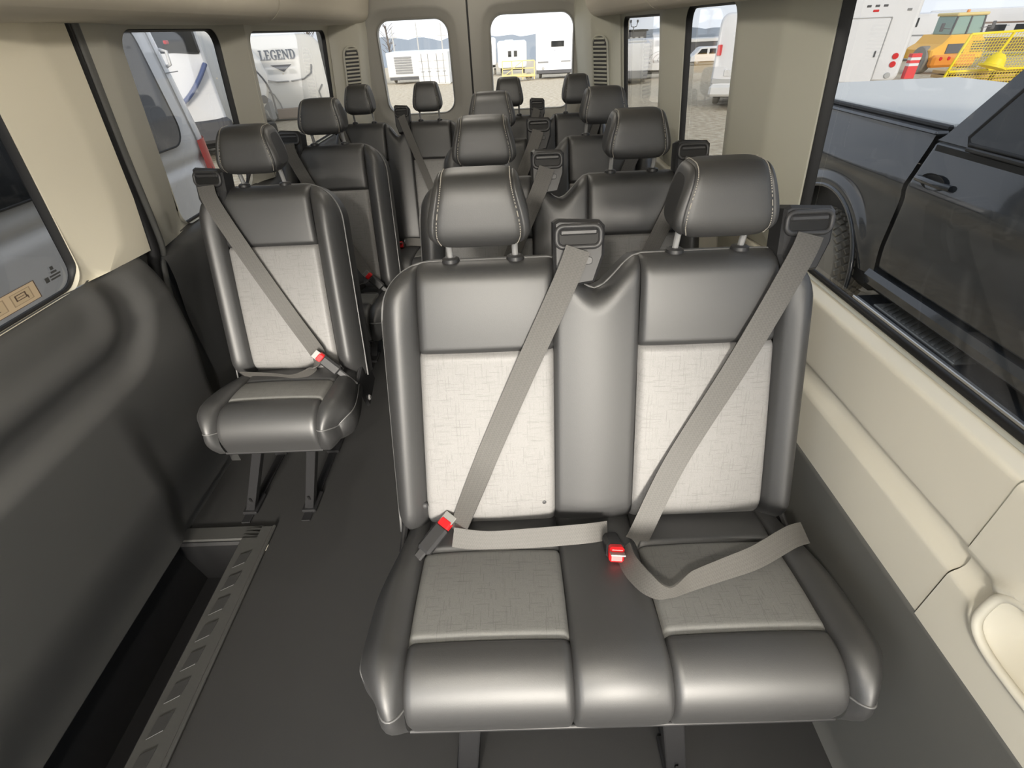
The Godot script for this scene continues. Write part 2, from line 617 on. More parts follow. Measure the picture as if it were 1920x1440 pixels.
func cp(q: float) -> Array:
	# cushion profile by arc length q in metres: [z, y, normal z, normal y]
	var l := 0.345 - trimmed
	var t := Vector2(cos(0.13), sin(0.13))
	if q < l:
		return [0.16 + t.x * q, 0.402 + t.y * q, -t.y, t.x]
	var r := 0.075
	var s := Vector2(0.16, 0.402) + t * l
	var c := s - Vector2(-t.y, t.x) * r
	var a := (q - l) / r
	var a_max := 1.87
	if a < a_max:
		var ang := PI / 2 + 0.13 - a
		return [c.x + cos(ang) * r, c.y + sin(ang) * r, cos(ang), sin(ang)]
	var an := PI / 2 + 0.13 - a_max
	var e := q - l - r * a_max
	return [c.x + cos(an) * r + sin(an) * e, c.y + sin(an) * r - cos(an) * e, cos(an), sin(an)]

const QFULL := 0.525

func cush_hw(hw: float, seam: float, z: float) -> float:
	var w := hw - 0.035 + 0.035 * ss(0.16, 0.40, z)
	if z > 0.47 - trimmed:
		var e := minf((z - 0.47 + trimmed) / 0.135, 1.0)
		w = seam + 0.004 + (w - seam - 0.004) * sqrt(1.0 - e * e)
	return w

func cush_panel(x0: float, x1: float, q0: float, q1: float, style: String) -> MB:
	var mb := MB.new()
	var fn := func(x: float, q: float) -> Vector3:
		var p := cp(q)
		var f := (x - x0) / (x1 - x0)
		var d := groove(minf(x - x0, x1 - x)) + 0.007 * sqrt(maxf(0.0, 4.0 * f * (1.0 - f)))
		if style == "insert": d += groove(minf(q - q0, q1 - q)) + 0.004 * sin(PI * (q - q0) / (q1 - q0))
		elif style == "front": d += groove(q - q0)
		elif style == "center": d += 0.008 * sin(PI * f) * ss(0.1, 0.25, q)
		if style != "insert": d *= 1.0 - ss((QFULL - trimmed) - 0.16, (QFULL - trimmed) - 0.03, q) * (0.0 if d < 0.0 else 0.85)
		return Vector3(x, p[1] + p[3] * d, p[0] + p[2] * d)
	mb.grid(fn, dense(x0, x1, 22), dense(q0, q1, 30), Vector3(0, 1, 0.5))
	return mb

func cush_bolster_pt(side: float, hw: float, seam: float, f: float, q: float) -> Vector3:
	var p := cp(q)
	var w := cush_hw(hw, seam, p[0])
	var x := lerpf(seam, w, f)
	var d := rolled((1.0 - f) * (w - seam), 1.0, 0.04)
	d += 0.016 * sin(PI * minf(1.0, f * 1.15)) * ss(0.0, 0.2, q) + groove((x - seam) * 1.0)
	return Vector3(side * x, p[1] + p[3] * d, p[0] + p[2] * d)

func cush_bolster(side: float, hw: float, seam: float) -> MB:
	var mb := MB.new()
	var fn := func(f: float, q: float) -> Vector3: return cush_bolster_pt(side, hw, seam, f, q)
	mb.grid(fn, dense(0, 1, 18), lin(0.0, 0.44 - trimmed, 40), Vector3(0, 1, 0.2))
	return mb

func cush_side(side: float, hw: float, seam: float) -> Array:
	var top := []
	for i in 41: top.append(cush_bolster_pt(side, hw, seam, 1.0, (0.44 - trimmed) * i / 40.0))
	for i in 9: top.append(cush_bolster_pt(side, hw, seam, 1.0 - (i + 1) / 9.0, 0.44 - trimmed))
	var k := top.size()
	var low := cp((QFULL - trimmed))
	var fn := func(i: float, t: float) -> Vector3:
		var p: Vector3 = top[int(i)]
		var w := ss(40.0, k - 1.0, i)
		var b := Vector3(p.x - side * 0.012 * (1.0 - w), low[1], lerpf(p.z - 0.012, low[0], w))
		var m := p.lerp(b, t)
		var bul := 0.010 * sin(PI * t)
		return m + Vector3(side * bul * (1.0 - w), 0, bul * ss(25.0, 42.0, i))
	var mb := MB.new()
	mb.grid(fn, lin(0, k - 1, k - 1), lin(0, 1, 8), Vector3(side, 0, 0.5))
	return [mb, top]

func headrest(parent: Node3D, cx: float) -> void:
	var root := Node3D.new()
	root.name = "head_restraint"
	parent.add_child(root, true)
	root.position = Vector3(cx, 0, 0)
	var a := 0.047
	var b := 0.062
	var n := 2.0 / 3.2
	var fn := func(ph: float, w: float) -> Vector3:
		var c := cos(ph)
		var s := sin(ph)
		var sec := pow(maxf(0.0, 1.0 - pow(absf(w), 5.0)), 1.0 / 5.0)
		sec = lerpf(sec, 1.0, 0.35) if absf(w) < 0.999 else sec * 0.35 + 0.0
		var grv := 1.0 - 0.06 * exp(-pow((absf(w) - 0.84) / 0.022, 2.0))
		var zz := a * signf(c) * pow(absf(c), n) * sec * grv
		var yy := b * signf(s) * pow(absf(s), n) * (0.12 + 0.88 * sec) * grv
		var fy := (yy + b) / (2 * b)
		var half := lerpf(0.092, 0.073, ss(0.25, 1.0, fy)) - 0.010 * (1.0 - ss(0.0, 0.22, fy))
		var back := 0.012 if c < 0.0 else 0.0
		zz -= yy * 0.20 + back * 0.5
		return Vector3(w * half, 1.072 + yy, 0.018 + zz)
	var ws_c := lin(-0.84, 0.84, 22)
	var mb := MB.new()
	mb.grid(fn, lin(0, TAU, 56), ws_c, Vector3.ZERO, true, true)
	obj("cover", mb, M.leather, root)
	for s in [-1.0, 1.0]:
		var e := PackedFloat32Array([0.84, 0.86, 0.88, 0.90, 0.92, 0.94, 0.955, 0.97, 0.98, 0.99, 0.995, 0.9985])
		for i in e.size(): e[i] *= s
		var sm := MB.new()
		sm.grid(fn, lin(0, TAU, 56), e, Vector3(s, 0, 0), false, true)
		# close the end
		var c0 := sm.vert(fn.call(0.0, s * 0.9985) * Vector3(0.0, 0, 0) + Vector3(s * 0.082, 1.072, 0.018), Vector3(s, 0, 0))
		var ring := []
		for i in 57: ring.append(sm.vert(fn.call(TAU * i / 56.0, s * 0.9985), Vector3(s, 0, 0)))
		for i in 56: sm.tri(c0, ring[i], ring[i + 1])
		obj("side_panel", sm, M.leather, root)
		var st := MB.new()
		for i in 46:
			var p0: Vector3 = fn.call(lerpf(-0.95, 2.1, i / 46.0), s * 0.80)
			var p1: Vector3 = fn.call(lerpf(-0.95, 2.1, (i + 0.55) / 46.0), s * 0.80)
			var o := (p0 - Vector3(p0.x, 1.072, 0.018)).normalized() * 0.0006
			st.bar(p0 + o, p1 + o, 0.0014, 0.0012)
		var so := obj("stitching", st, M.thread, root, "pale grey stitching")
		so.set_meta("kind", "stuff")
	for s in [-1.0, 1.0]:
		var pm := MB.new()
		pm.tube([Vector3(s * 0.063, 0.93, -0.006), Vector3(s * 0.063, 1.03, 0.010)], 0.0062, 12)
		obj("post", pm, M.chrome, root, "chrome post")
		var cm := MB.new()
		cm.lathe([Vector2(0.0, 0.018), Vector2(0.011, 0.018), Vector2(0.0165, 0.015), Vector2(0.0175, 0.009), Vector2(0.0165, 0.003), Vector2(0.0145, -0.004), Vector2(0.0145, -0.02)], Transform3D(Basis(Vector3.RIGHT, -0.1), Vector3(s * 0.063, 0.957, 0.002)), 20)
		obj("collar", cm, M.plastic, root, "black plastic collar")

func belt_guide(parent: Node3D, at: Vector3, lean := 0.0) -> void:
	# moulded shoulder belt outlet: body, bezel round the slot, slot, release button
	var root := Node3D.new()
	root.name = "belt_guide"
	parent.add_child(root, true)
	root.transform = Transform3D(Basis(Vector3.UP, lean) * Basis(Vector3.RIGHT, -0.28), at)
	var body := MB.new()
	var poly := PackedVector2Array()
	for p in [[-0.046, 0.052], [-0.036, 0.058], [0.040, 0.054], [0.050, 0.044], [0.050, -0.010], [0.032, -0.060], [-0.030, -0.068], [-0.046, -0.03]]:
		poly.append(Vector2(p[0], p[1]))
	body.prism(poly, 0.055, Transform3D(Basis(), Vector3(0, 0, -0.045)), 0.006)
	obj("housing", body, M.plastic, root)
	var slot := MB.new()
	slot.prism(rrect(0.074, 0.028, 0.009, 4, Vector2(0.001, 0.026)), 0.004, Transform3D(Basis(), Vector3(0, 0, 0.0075)), 0.0)
	obj("slot", slot, M.black, root)
	var bz := MB.new()
	var ring := []
	for p in rrect(0.082, 0.037, 0.013, 5, Vector2(0.001, 0.026)): ring.append(Vector3(p.x, p.y, 0.011))
	bz.tube(ring, 0.005, 8, true)
	obj("bezel", bz, M.plastic_sheen, root)
	var lip := MB.new()
	lip.box(Vector3(0.07, 0.011, 0.007), Transform3D(Basis(), Vector3(0.001, 0.034, 0.011)), 0.003)
	obj("flap", lip, M.plastic_sheen, root)
	var bt := MB.new()
	bt.prism(rrect(0.03, 0.014, 0.005, 4, Vector2(0.012, -0.018)), 0.003, Transform3D(Basis(), Vector3(0, 0, 0.009)), 0.001)
	obj("button", bt, M.plastic_sheen, root)

func strap(parent: Node3D, called: String, pts: Array, dirs: Array, w := 0.046) -> void:
	# smooth the given points into a longer run
	var cv := Curve3D.new()
	for i in pts.size():
		var t: Vector3 = ((pts[mini(i + 1, pts.size() - 1)] - pts[maxi(i - 1, 0)]) as Vector3) / 6.0
		cv.add_point(pts[i], -t, t)
	var out := []
	var od := []
	for i in pts.size() - 1:
		for j in 6:
			var f := j / 6.0
			out.append(cv.sample(i, f))
			od.append((dirs[i] as Vector3).slerp((dirs[i + 1] as Vector3), f) if (dirs[i] as Vector3).dot(dirs[i + 1]) < 0.999 else dirs[i])
	out.append(pts[-1]); od.append(dirs[-1])
	var mb := MB.new()
	mb.ribbon(out, od, w)
	obj(called, mb, M.webbing, parent)

func buckle(parent: Node3D, a: Vector3, b: Vector3, up: Vector3, thick := 0.018) -> void:
	# stalk runs from a to b; the red release button closes the end b
	var root := Node3D.new()
	root.name = "buckle"
	parent.add_child(root, true)
	var z := (b - a).normalized()
	var x := up.cross(z).normalized()
	var bas := Basis(x, z.cross(x), z)
	var len := a.distance_to(b)
	var body := MB.new()
	body.box(Vector3(0.036, thick + 0.002, 0.068), Transform3D(bas, b - z * 0.034), 0.006)
	obj("body", body, M.plastic, root)
	var stalk := MB.new()
	stalk.box(Vector3(0.020, 0.009, maxf(0.02, len - 0.06)), Transform3D(bas, a + z * (len - 0.06) / 2), 0.003)
	obj("stalk", stalk, M.plastic_sheen, root)
	var red := MB.new()
	red.box(Vector3(0.030, thick, 0.022), Transform3D(bas, b + z * 0.006), 0.004)
	obj("button", red, M.red, root, "red release button")
	var tongue := MB.new()
	tongue.box(Vector3(0.030, 0.004, 0.02), Transform3D(bas, b + z * 0.02 + bas.y * 0.005), 0.001)
	obj("tongue", tongue, M.steel_dull, root)

func make_seat(label: String, wide: bool, m: float, at: Vector3, group: String) -> Node3D:
	# m = 1: belts anchored towards +x, m = -1: mirrored
	var t := thing("double_seat" if wide else "single_seat", label, "seat", at, group)
	trimmed = 0.0 if wide else 0.085
	var hw := 0.432 if wide else 0.222
	var s := 0.352 if wide else 0.142
	var c := 0.085
	var chw := 0.468 if wide else 0.240
	var cs := 0.378 if wide else 0.150
	var ys := 0.805
	# backrest
	for sd in [-1.0, 1.0]:
		obj("back_bolster", back_panel(hw, wide, minf(sd * hw, sd * s), maxf(sd * hw, sd * s), 0.38, -1.0, "bolster"), M.leather, t)
	var cols := [[-s, -c], [c, s]] if wide else [[-s, s]]
	for k in cols:
		obj("back_upper_panel", back_panel(hw, wide, k[0], k[1], ys, -1.0, "insert"), M.leather, t)
		obj("back_insert", back_panel(hw, wide, k[0], k[1], 0.38, ys, "insert"), M.cloth, t, "grey crosshatched insert")
	if wide:
		obj("back_center_panel", back_panel(hw, wide, -c, c, 0.38, -1.0, "center"), M.leather, t)
	obj("back_shell", back_shell(hw, wide), M.leather, t)
	var pp := MB.new()
	pp.tube(back_outline(hw, wide, -0.040), 0.0028, 6)
	obj("piping", pp, M.piping, t)
	# cushion
	var qi := 0.322 - trimmed
	for sd in [-1.0, 1.0]:
		obj("cushion_bolster", cush_bolster(sd, chw, cs), M.leather, t)
		var side := cush_side(sd, chw, cs)
		obj("cushion_side", side[0], M.leather, t)
		var pm := MB.new()
		pm.tube((side[1] as Array).slice(0, 50, 1), 0.0022, 6)
		obj("piping", pm, M.piping, t)
	var ccols := [[-cs, -c], [c, cs]] if wide else [[-cs, cs]]
	for k in ccols:
		obj("cushion_rear_roll", cush_panel(k[0], k[1], 0.0, 0.118, "insert"), M.leather, t)
		obj("cushion_insert", cush_panel(k[0], k[1], 0.118, qi, "insert"), M.cloth_dark, t, "dark grey crosshatched insert")
		obj("cushion_front_panel", cush_panel(k[0], k[1], qi, (QFULL - trimmed), "front"), M.leather, t)
	if wide:
		obj("cushion_center_panel", cush_panel(-c, c, 0.0, (QFULL - trimmed), "center"), M.leather, t)
	var lowp := cp((QFULL - trimmed))
	var edge := MB.new()
	edge.tube([Vector3(-cs, lowp[1], lowp[0] - 0.002), Vector3(cs, lowp[1], lowp[0] - 0.002)], 0.005, 8)
	obj("front_edge_trim", edge, M.plastic, t)
	var pan := MB.new()
	pan.box(Vector3(2 * cs + 0.04, 0.07, 0.32), Transform3D(Basis(), Vector3(0, 0.315, 0.355 - trimmed * 0.8)), 0.02)
	obj("seat_pan", pan, M.black, t)
	# legs: pressed steel channels that splay from the pan to the floor rails
	var feet := [[-0.27, -0.305], [0.10, 0.150]] if wide else [[-0.062, -0.195], [0.105, 0.012]]
	for f in feet:
		var lg := MB.new()
		var top := Vector3(f[0], 0.33, 0.535 - trimmed)
		var bot := Vector3(f[1], 0.012, 0.575 if wide else 0.470)
		lg.bar(bot, top, 0.040 if wide else 0.028, 0.010, Vector3(0, 0, 1), 0.002)
		for e in [-1.0, 1.0]:
			lg.bar(bot + Vector3(e * (0.0195 if wide else 0.0135), 0, -0.012), top + Vector3(e * (0.0195 if wide else 0.0135), 0, -0.012), 0.003, 0.034, Vector3(0, 0, 1), 0.001)
		lg.box(Vector3(0.05, 0.014, 0.09), Transform3D(Basis(), bot + Vector3(0, -0.004, -0.03)), 0.004)
		var leg := obj("leg", lg, M.gloss_black, t)
		var hole := MB.new()
		for h in [0.16, 0.84]:
			var hp := bot.lerp(top, h)
			hole.box(Vector3(0.008, 0.022, 0.002), Transform3D(Basis(Vector3.RIGHT, 0.2), hp + Vector3(0, 0.001, 0.0062)), 0.0)
		obj("slot", hole, M.black, leg)
		var rl := MB.new()
		rl.bar(Vector3(f[1], 0.012, 0.14), Vector3(f[0], 0.33, 0.20), 0.03, 0.012, Vector3(0, 0, 1), 0.002)
		rl.box(Vector3(0.05, 0.014, 0.09), Transform3D(Basis(), Vector3(f[1], 0.008, 0.15)), 0.004)
		obj("rear_leg", rl, M.gloss_black, t)
		var rail := MB.new()
		rail.box(Vector3(0.03, 0.006, 0.42), Transform3D(Basis(), Vector3(f[1], 0.004, 0.31)), 0.002)
		obj("floor_rail", rail, M.gloss_black, t)
	# side bracket with bolts
	for sd in ([1.0] if not wide else [-1.0, 1.0]):
		var br := MB.new()
		br.box(Vector3(0.014, 0.15, 0.13), Transform3D(Basis(Vector3.RIGHT, 0.3), Vector3(sd * (chw - 0.03), 0.335, 0.17)), 0.005)
		var bo := obj("hinge_bracket", br, M.plastic, t)
		var bl := MB.new()
		for p in [[0.28, 0.20], [0.37, 0.15]]:
			bl.lathe([Vector2(0.0, 0.006), Vector2(0.008, 0.006), Vector2(0.011, 0.0)], Transform3D(Basis(Vector3.FORWARD, sd * PI / 2), Vector3(sd * (chw - 0.022), p[0], p[1])), 10)
		obj("bolt", bl, M.chrome, bo)
	# head restraints and belts
	for hx in ([-0.219, 0.217] if wide else [0.0]): headrest(t, hx)
	var acr := Vector3(1, 0, 0)
	if wide:
		belt_guide(t, Vector3(m * -0.038, 0.985, 0.022))
		belt_guide(t, Vector3(m * 0.385, 0.992, 0.020))
		var w1 := (Vector3(0.93, 0.35, 0)).normalized()
		w1 = Vector3(w1.x, m * w1.y, 0)
		strap(t, "shoulder_belt", [Vector3(m * -0.040, 0.998, 0.046), Vector3(m * -0.062, 0.945, 0.062), Vector3(m * -0.149, 0.771, 0.118), Vector3(m * -0.231, 0.60, 0.172), Vector3(m * -0.300, 0.455, 0.232), Vector3(m * -0.312, 0.43, 0.24)],
			[w1, w1, w1, w1, Vector3(0.8, m * 0.3, 0.5).normalized(), Vector3(0.5, m * 0.4, 0.8).normalized()])
		strap(t, "lap_belt", [Vector3(m * -0.315, 0.440, 0.256), Vector3(m * -0.24, 0.436, 0.266), Vector3(m * -0.14, 0.438, 0.264), Vector3(m * -0.03, 0.444, 0.262), Vector3(m * 0.022, 0.436, 0.250)],
			[Vector3(0, 0.75, -0.66), Vector3(0, 0.75, -0.66), Vector3(0, 0.75, -0.66), Vector3(0, 0.75, -0.66), Vector3(0, 0.8, -0.6)], 0.042)
		strap(t, "shoulder_belt", [Vector3(m * 0.383, 1.005, 0.044), Vector3(m * 0.365, 0.955, 0.060), Vector3(m * 0.282, 0.786, 0.116), Vector3(m * 0.168, 0.573, 0.184), Vector3(m * 0.088, 0.42, 0.262), Vector3(m * 0.060, 0.395, 0.285)],
			[w1, w1, w1, w1, w1, w1])
		strap(t, "lap_belt", [Vector3(m * 0.045, 0.440, 0.300), Vector3(m * 0.050, 0.452, 0.345), Vector3(m * 0.072, 0.466, 0.395), Vector3(m * 0.105, 0.472, 0.418), Vector3(m * 0.155, 0.472, 0.396), Vector3(m * 0.22, 0.466, 0.372), Vector3(m * 0.30, 0.464, 0.345), Vector3(m * 0.385, 0.466, 0.305), Vector3(m * 0.430, 0.452, 0.285)],
			[Vector3(0.6 * m, 0.6, 0.3).normalized(), Vector3(0.6 * m, 0.75, -0.2).normalized(), Vector3(0.5 * m, 0.85, -0.1).normalized(), Vector3(0.1 * m, 0.95, 0.1).normalized(), Vector3(m * -0.2, 0.85, -0.3).normalized(), Vector3(m * -0.1, 0.75, -0.5).normalized(), Vector3(0, 0.6, -0.75).normalized(), Vector3(0, 0.5, -0.85).normalized(), Vector3(0, 0.4, -0.9).normalized()], 0.044)
		buckle(t, Vector3(m * -0.428, 0.405, 0.335), Vector3(m * -0.338, 0.448, 0.232), Vector3(0, 1, 0.3))
		buckle(t, Vector3(m * 0.028, 0.395, 0.225), Vector3(m * 0.028, 0.448, 0.312), Vector3(m * 0.1, 1, -0.6), 0.032)
		for k in [-0.365, -0.112]:
			var sn := MB.new()
			sn.lathe([Vector2(0.0, 0.005), Vector2(0.004, 0.0045), Vector2(0.0068, 0.002), Vector2(0.0075, -0.003)], Transform3D(Basis(Vector3.RIGHT, 1.27), back_pt(m * k / 1.025, 0.472, 0.002)), 14)
			obj("snap", sn, M.plastic_sheen, t)
		var tagm := MB.new()
		tagm.box(Vector3(0.026, 0.024, 0.001), Transform3D(Basis(Vector3.UP, 0.2) * Basis(Vector3.RIGHT, -0.5), Vector3(m * 0.008, 0.438, 0.248)), 0.0)
		obj("care_tag", tagm, M.tag, t, "small printed white fabric tag")
	else:
		belt_guide(t, Vector3(m * 0.150, 0.972, 0.030), -0.12)
		var w2 := Vector3(0.86, m * 0.5, 0).normalized()
		strap(t, "shoulder_belt", [Vector3(m * 0.150, 0.985, 0.055), Vector3(m * 0.138, 0.935, 0.075), Vector3(m * 0.067, 0.79, 0.122), Vector3(m * -0.024, 0.62, 0.178), Vector3(m * -0.092, 0.512, 0.224), Vector3(m * -0.106, 0.492, 0.238)],
			[w2, w2, w2, w2, w2, w2])
		strap(t, "lap_belt", [Vector3(m * -0.106, 0.490, 0.243), Vector3(m * -0.085, 0.455, 0.262), Vector3(m * -0.02, 0.428, 0.268), Vector3(m * 0.06, 0.425, 0.25), Vector3(m * 0.17, 0.425, 0.235)],
			[Vector3(0.6, 0.6 * m, 0.3).normalized(), Vector3(0.3, 0.8, 0.3).normalized(), Vector3(0, 0.9, 0.5).normalized(), Vector3(0, 0.9, 0.5).normalized(), Vector3(0, 0.9, 0.5).normalized()], 0.036)
		buckle(t, Vector3(m * -0.215, 0.385, 0.268), Vector3(m * -0.118, 0.485, 0.248), Vector3(0, 0.4, 1))
	return t

func copy_seat(src: Node3D, label: String, at: Vector3, group: String, squeeze := 1.0) -> Node3D:
	var o: Node3D = src.duplicate()
	o.name = numbered("double_seat" if "double" in str(src.name) else "single_seat")
	add_child(o)
	o.position = at
	o.scale = Vector3(squeeze, 1, 1)
	return tag(o, label, "seat", group)

# ---------------------------------------------------------------- van shell

func side_x(s: float, y: float) -> float:      # glass plane of the left (s = -1) or right (s = 1) wall
	return (0.716 if s > 0 else -1.13) - s * 0.1 * (y - 0.82)

func hole_pts(h: Rect2, r: float, k: int) -> Array:   # rounded rectangle in (z, y)
	var o := []
	var c := h.get_center()
	for p in rrect(h.size.x, h.size.y, r, k): o.append(p + c)
	return o

func window_cell(cell: Rect2, hole: Rect2, r: float, place: Callable, reach: Array, rises: Array, outer: float, flat := false) -> MB:
	# trim round a window in the plane (z or x, y): rises[i] is how far the trim stands in from the glass at reach[i] from the edge of the hole
	var mb := MB.new()
	var hp := hole_pts(hole, r, 8)
	# add points on the straight edges
	var ring := []
	for i in hp.size():
		var a: Vector2 = hp[i]
		var b: Vector2 = hp[(i + 1) % hp.size()]
		var nseg := maxi(1, int(a.distance_to(b) / 0.06))
		for j in nseg: ring.append(a.lerp(b, float(j) / nseg))
	ring.append(ring[0])
	var inn := hole.grow(-minf(hole.size.x, hole.size.y) * 0.45)
	var far := []
	for p in ring:
		var q: Vector2 = (p as Vector2).clamp(inn.position, inn.end)
		var d: Vector2 = (p - q).normalized()
		# clip to the cell
		var t := 99.0
		if d.x > 1e-6: t = minf(t, (cell.end.x - p.x) / d.x)
		if d.x < -1e-6: t = minf(t, (cell.position.x - p.x) / d.x)
		if d.y > 1e-6: t = minf(t, (cell.end.y - p.y) / d.y)
		if d.y < -1e-6: t = minf(t, (cell.position.y - p.y) / d.y)
		far.append([d, t])
	# pull the clip points so that the corners of the cell are reached
	for cn in [cell.position, Vector2(cell.end.x, cell.position.y), cell.end, Vector2(cell.position.x, cell.end.y)]:
		var best := 0
		for i in ring.size():
			var e: Vector2 = ring[i] + far[i][0] * far[i][1]
			var eb: Vector2 = ring[best] + far[best][0] * far[best][1]
			if e.distance_to(cn) < eb.distance_to(cn): best = i
		for i in ring.size():
			if (ring[i] as Vector2).distance_to(ring[best]) < 0.001:
				far[i] = [(cn - ring[i]).normalized(), cn.distance_to(ring[i])]
	var m := reach.size()
	var fn := func(i: float, j: float) -> Vector3:
		var p: Vector2 = ring[int(i)]
		var k := int(j)
		var low: float = ss(-0.35, -0.85, far[int(i)][0].y) if flat else 0.0
		if k >= m: return place.call(p + far[int(i)][0] * far[int(i)][1], lerpf(rises[m - 1], 0.006, low))
		var dist := minf(reach[k], far[int(i)][1])
		return place.call(p + far[int(i)][0] * dist, lerpf(rises[k], 0.006, low))
	mb.grid(fn, lin(0, ring.size() - 1, ring.size() - 1), lin(0, m, m), place.call(hole.get_center(), 1.0) - place.call(hole.get_center(), 0.0))
	# outer skin and the reveal between them
	var sk := func(i: float, j: float) -> Vector3:
		var p: Vector2 = ring[int(i)]
		return place.call(p + far[int(i)][0] * far[int(i)][1] * j, -outer)
	mb.grid(sk, lin(0, ring.size() - 1, ring.size() - 1), lin(0, 1, 1), place.call(hole.get_center(), -1.0) - place.call(hole.get_center(), 0.0))
	var rv := func(i: float, j: float) -> Vector3:
		return place.call(ring[int(i)], lerpf(-outer, rises[0], j))
	mb.grid(rv, lin(0, ring.size() - 1, ring.size() - 1), lin(0, 1, 1), Vector3.UP)
	return mb

func glazing(root: Node3D, hole: Rect2, r: float, place: Callable, glass: Material, gw := 0.010, rub: Material = null) -> void:
	var g := MB.new()
	var hp := hole_pts(hole, r, 8)
	var inner := hole_pts(hole.grow(-gw), maxf(0.01, r - gw), 8)
	hp.append(hp[0]); inner.append(inner[0])
	var k := hp.size()
	var fn := func(i: float, j: float) -> Vector3:
		var p: Vector2 = (hp[int(i)] as Vector2).lerp(inner[int(i)], [0.0, 0.0, 0.3, 1.0, 1.0][int(j)])
		var low := ss(hole.position.y + 0.06, hole.position.y + 0.01, p.y)
		return place.call(p, [-0.004, lerpf(0.017, 0.006, low), lerpf(0.018, 0.007, low), 0.004, -0.004][int(j)])
	g.grid(fn, lin(0, k - 1, k - 1), lin(0, 4, 4), place.call(hole.get_center(), 1.0) - place.call(hole.get_center(), 0.0))
	obj("gasket", g, rub if rub else M.rubber, root)
	var pm := MB.new()
	var ps := []
	for p in hole_pts(hole.grow(-0.001), r, 8): ps.append(p)
	var nn: Vector3 = (place.call(hole.get_center(), 1.0) - place.call(hole.get_center(), 0.0)).normalized()
	var c := pm.vert(place.call(hole.get_center(), -0.002), nn)
	for p in ps: pm.vert(place.call(p, -0.002), nn)
	for i in ps.size(): pm.tri(c, c + 1 + i, c + 1 + (i + 1) % ps.size())
	obj("pane", pm, glass, root)

func swept(prof: Array, z0: float, z1: float, nz := 8) -> MB:
	# prof: Vector2(x, y) from the top down
	var mb := MB.new()
	var fn := func(i: float, z: float) -> Vector3:
		var a := int(i)
		return Vector3(prof[a].x, prof[a].y, z)
	mb.grid(fn, lin(0, prof.size() - 1, prof.size() - 1), lin(z0, z1, nz), Vector3(-signf(prof[0].x), 0, 0))
	return mb

func rounded_path(pts: Array, r: float, k := 4) -> Array:
	var o := [pts[0]]
	for i in range(1, pts.size() - 1):
		var a: Vector2 = pts[i - 1]
		var b: Vector2 = pts[i]
		var c: Vector2 = pts[i + 1]
		var rr := minf(r, minf(a.distance_to(b), b.distance_to(c)) * 0.48)
		var p := b + (a - b).normalized() * rr
		var q := b + (c - b).normalized() * rr
		for j in k + 1:
			var t := float(j) / k
			o.append(p.lerp(b, t).lerp(b.lerp(q, t), t))
	o.append(pts[-1])
	return o

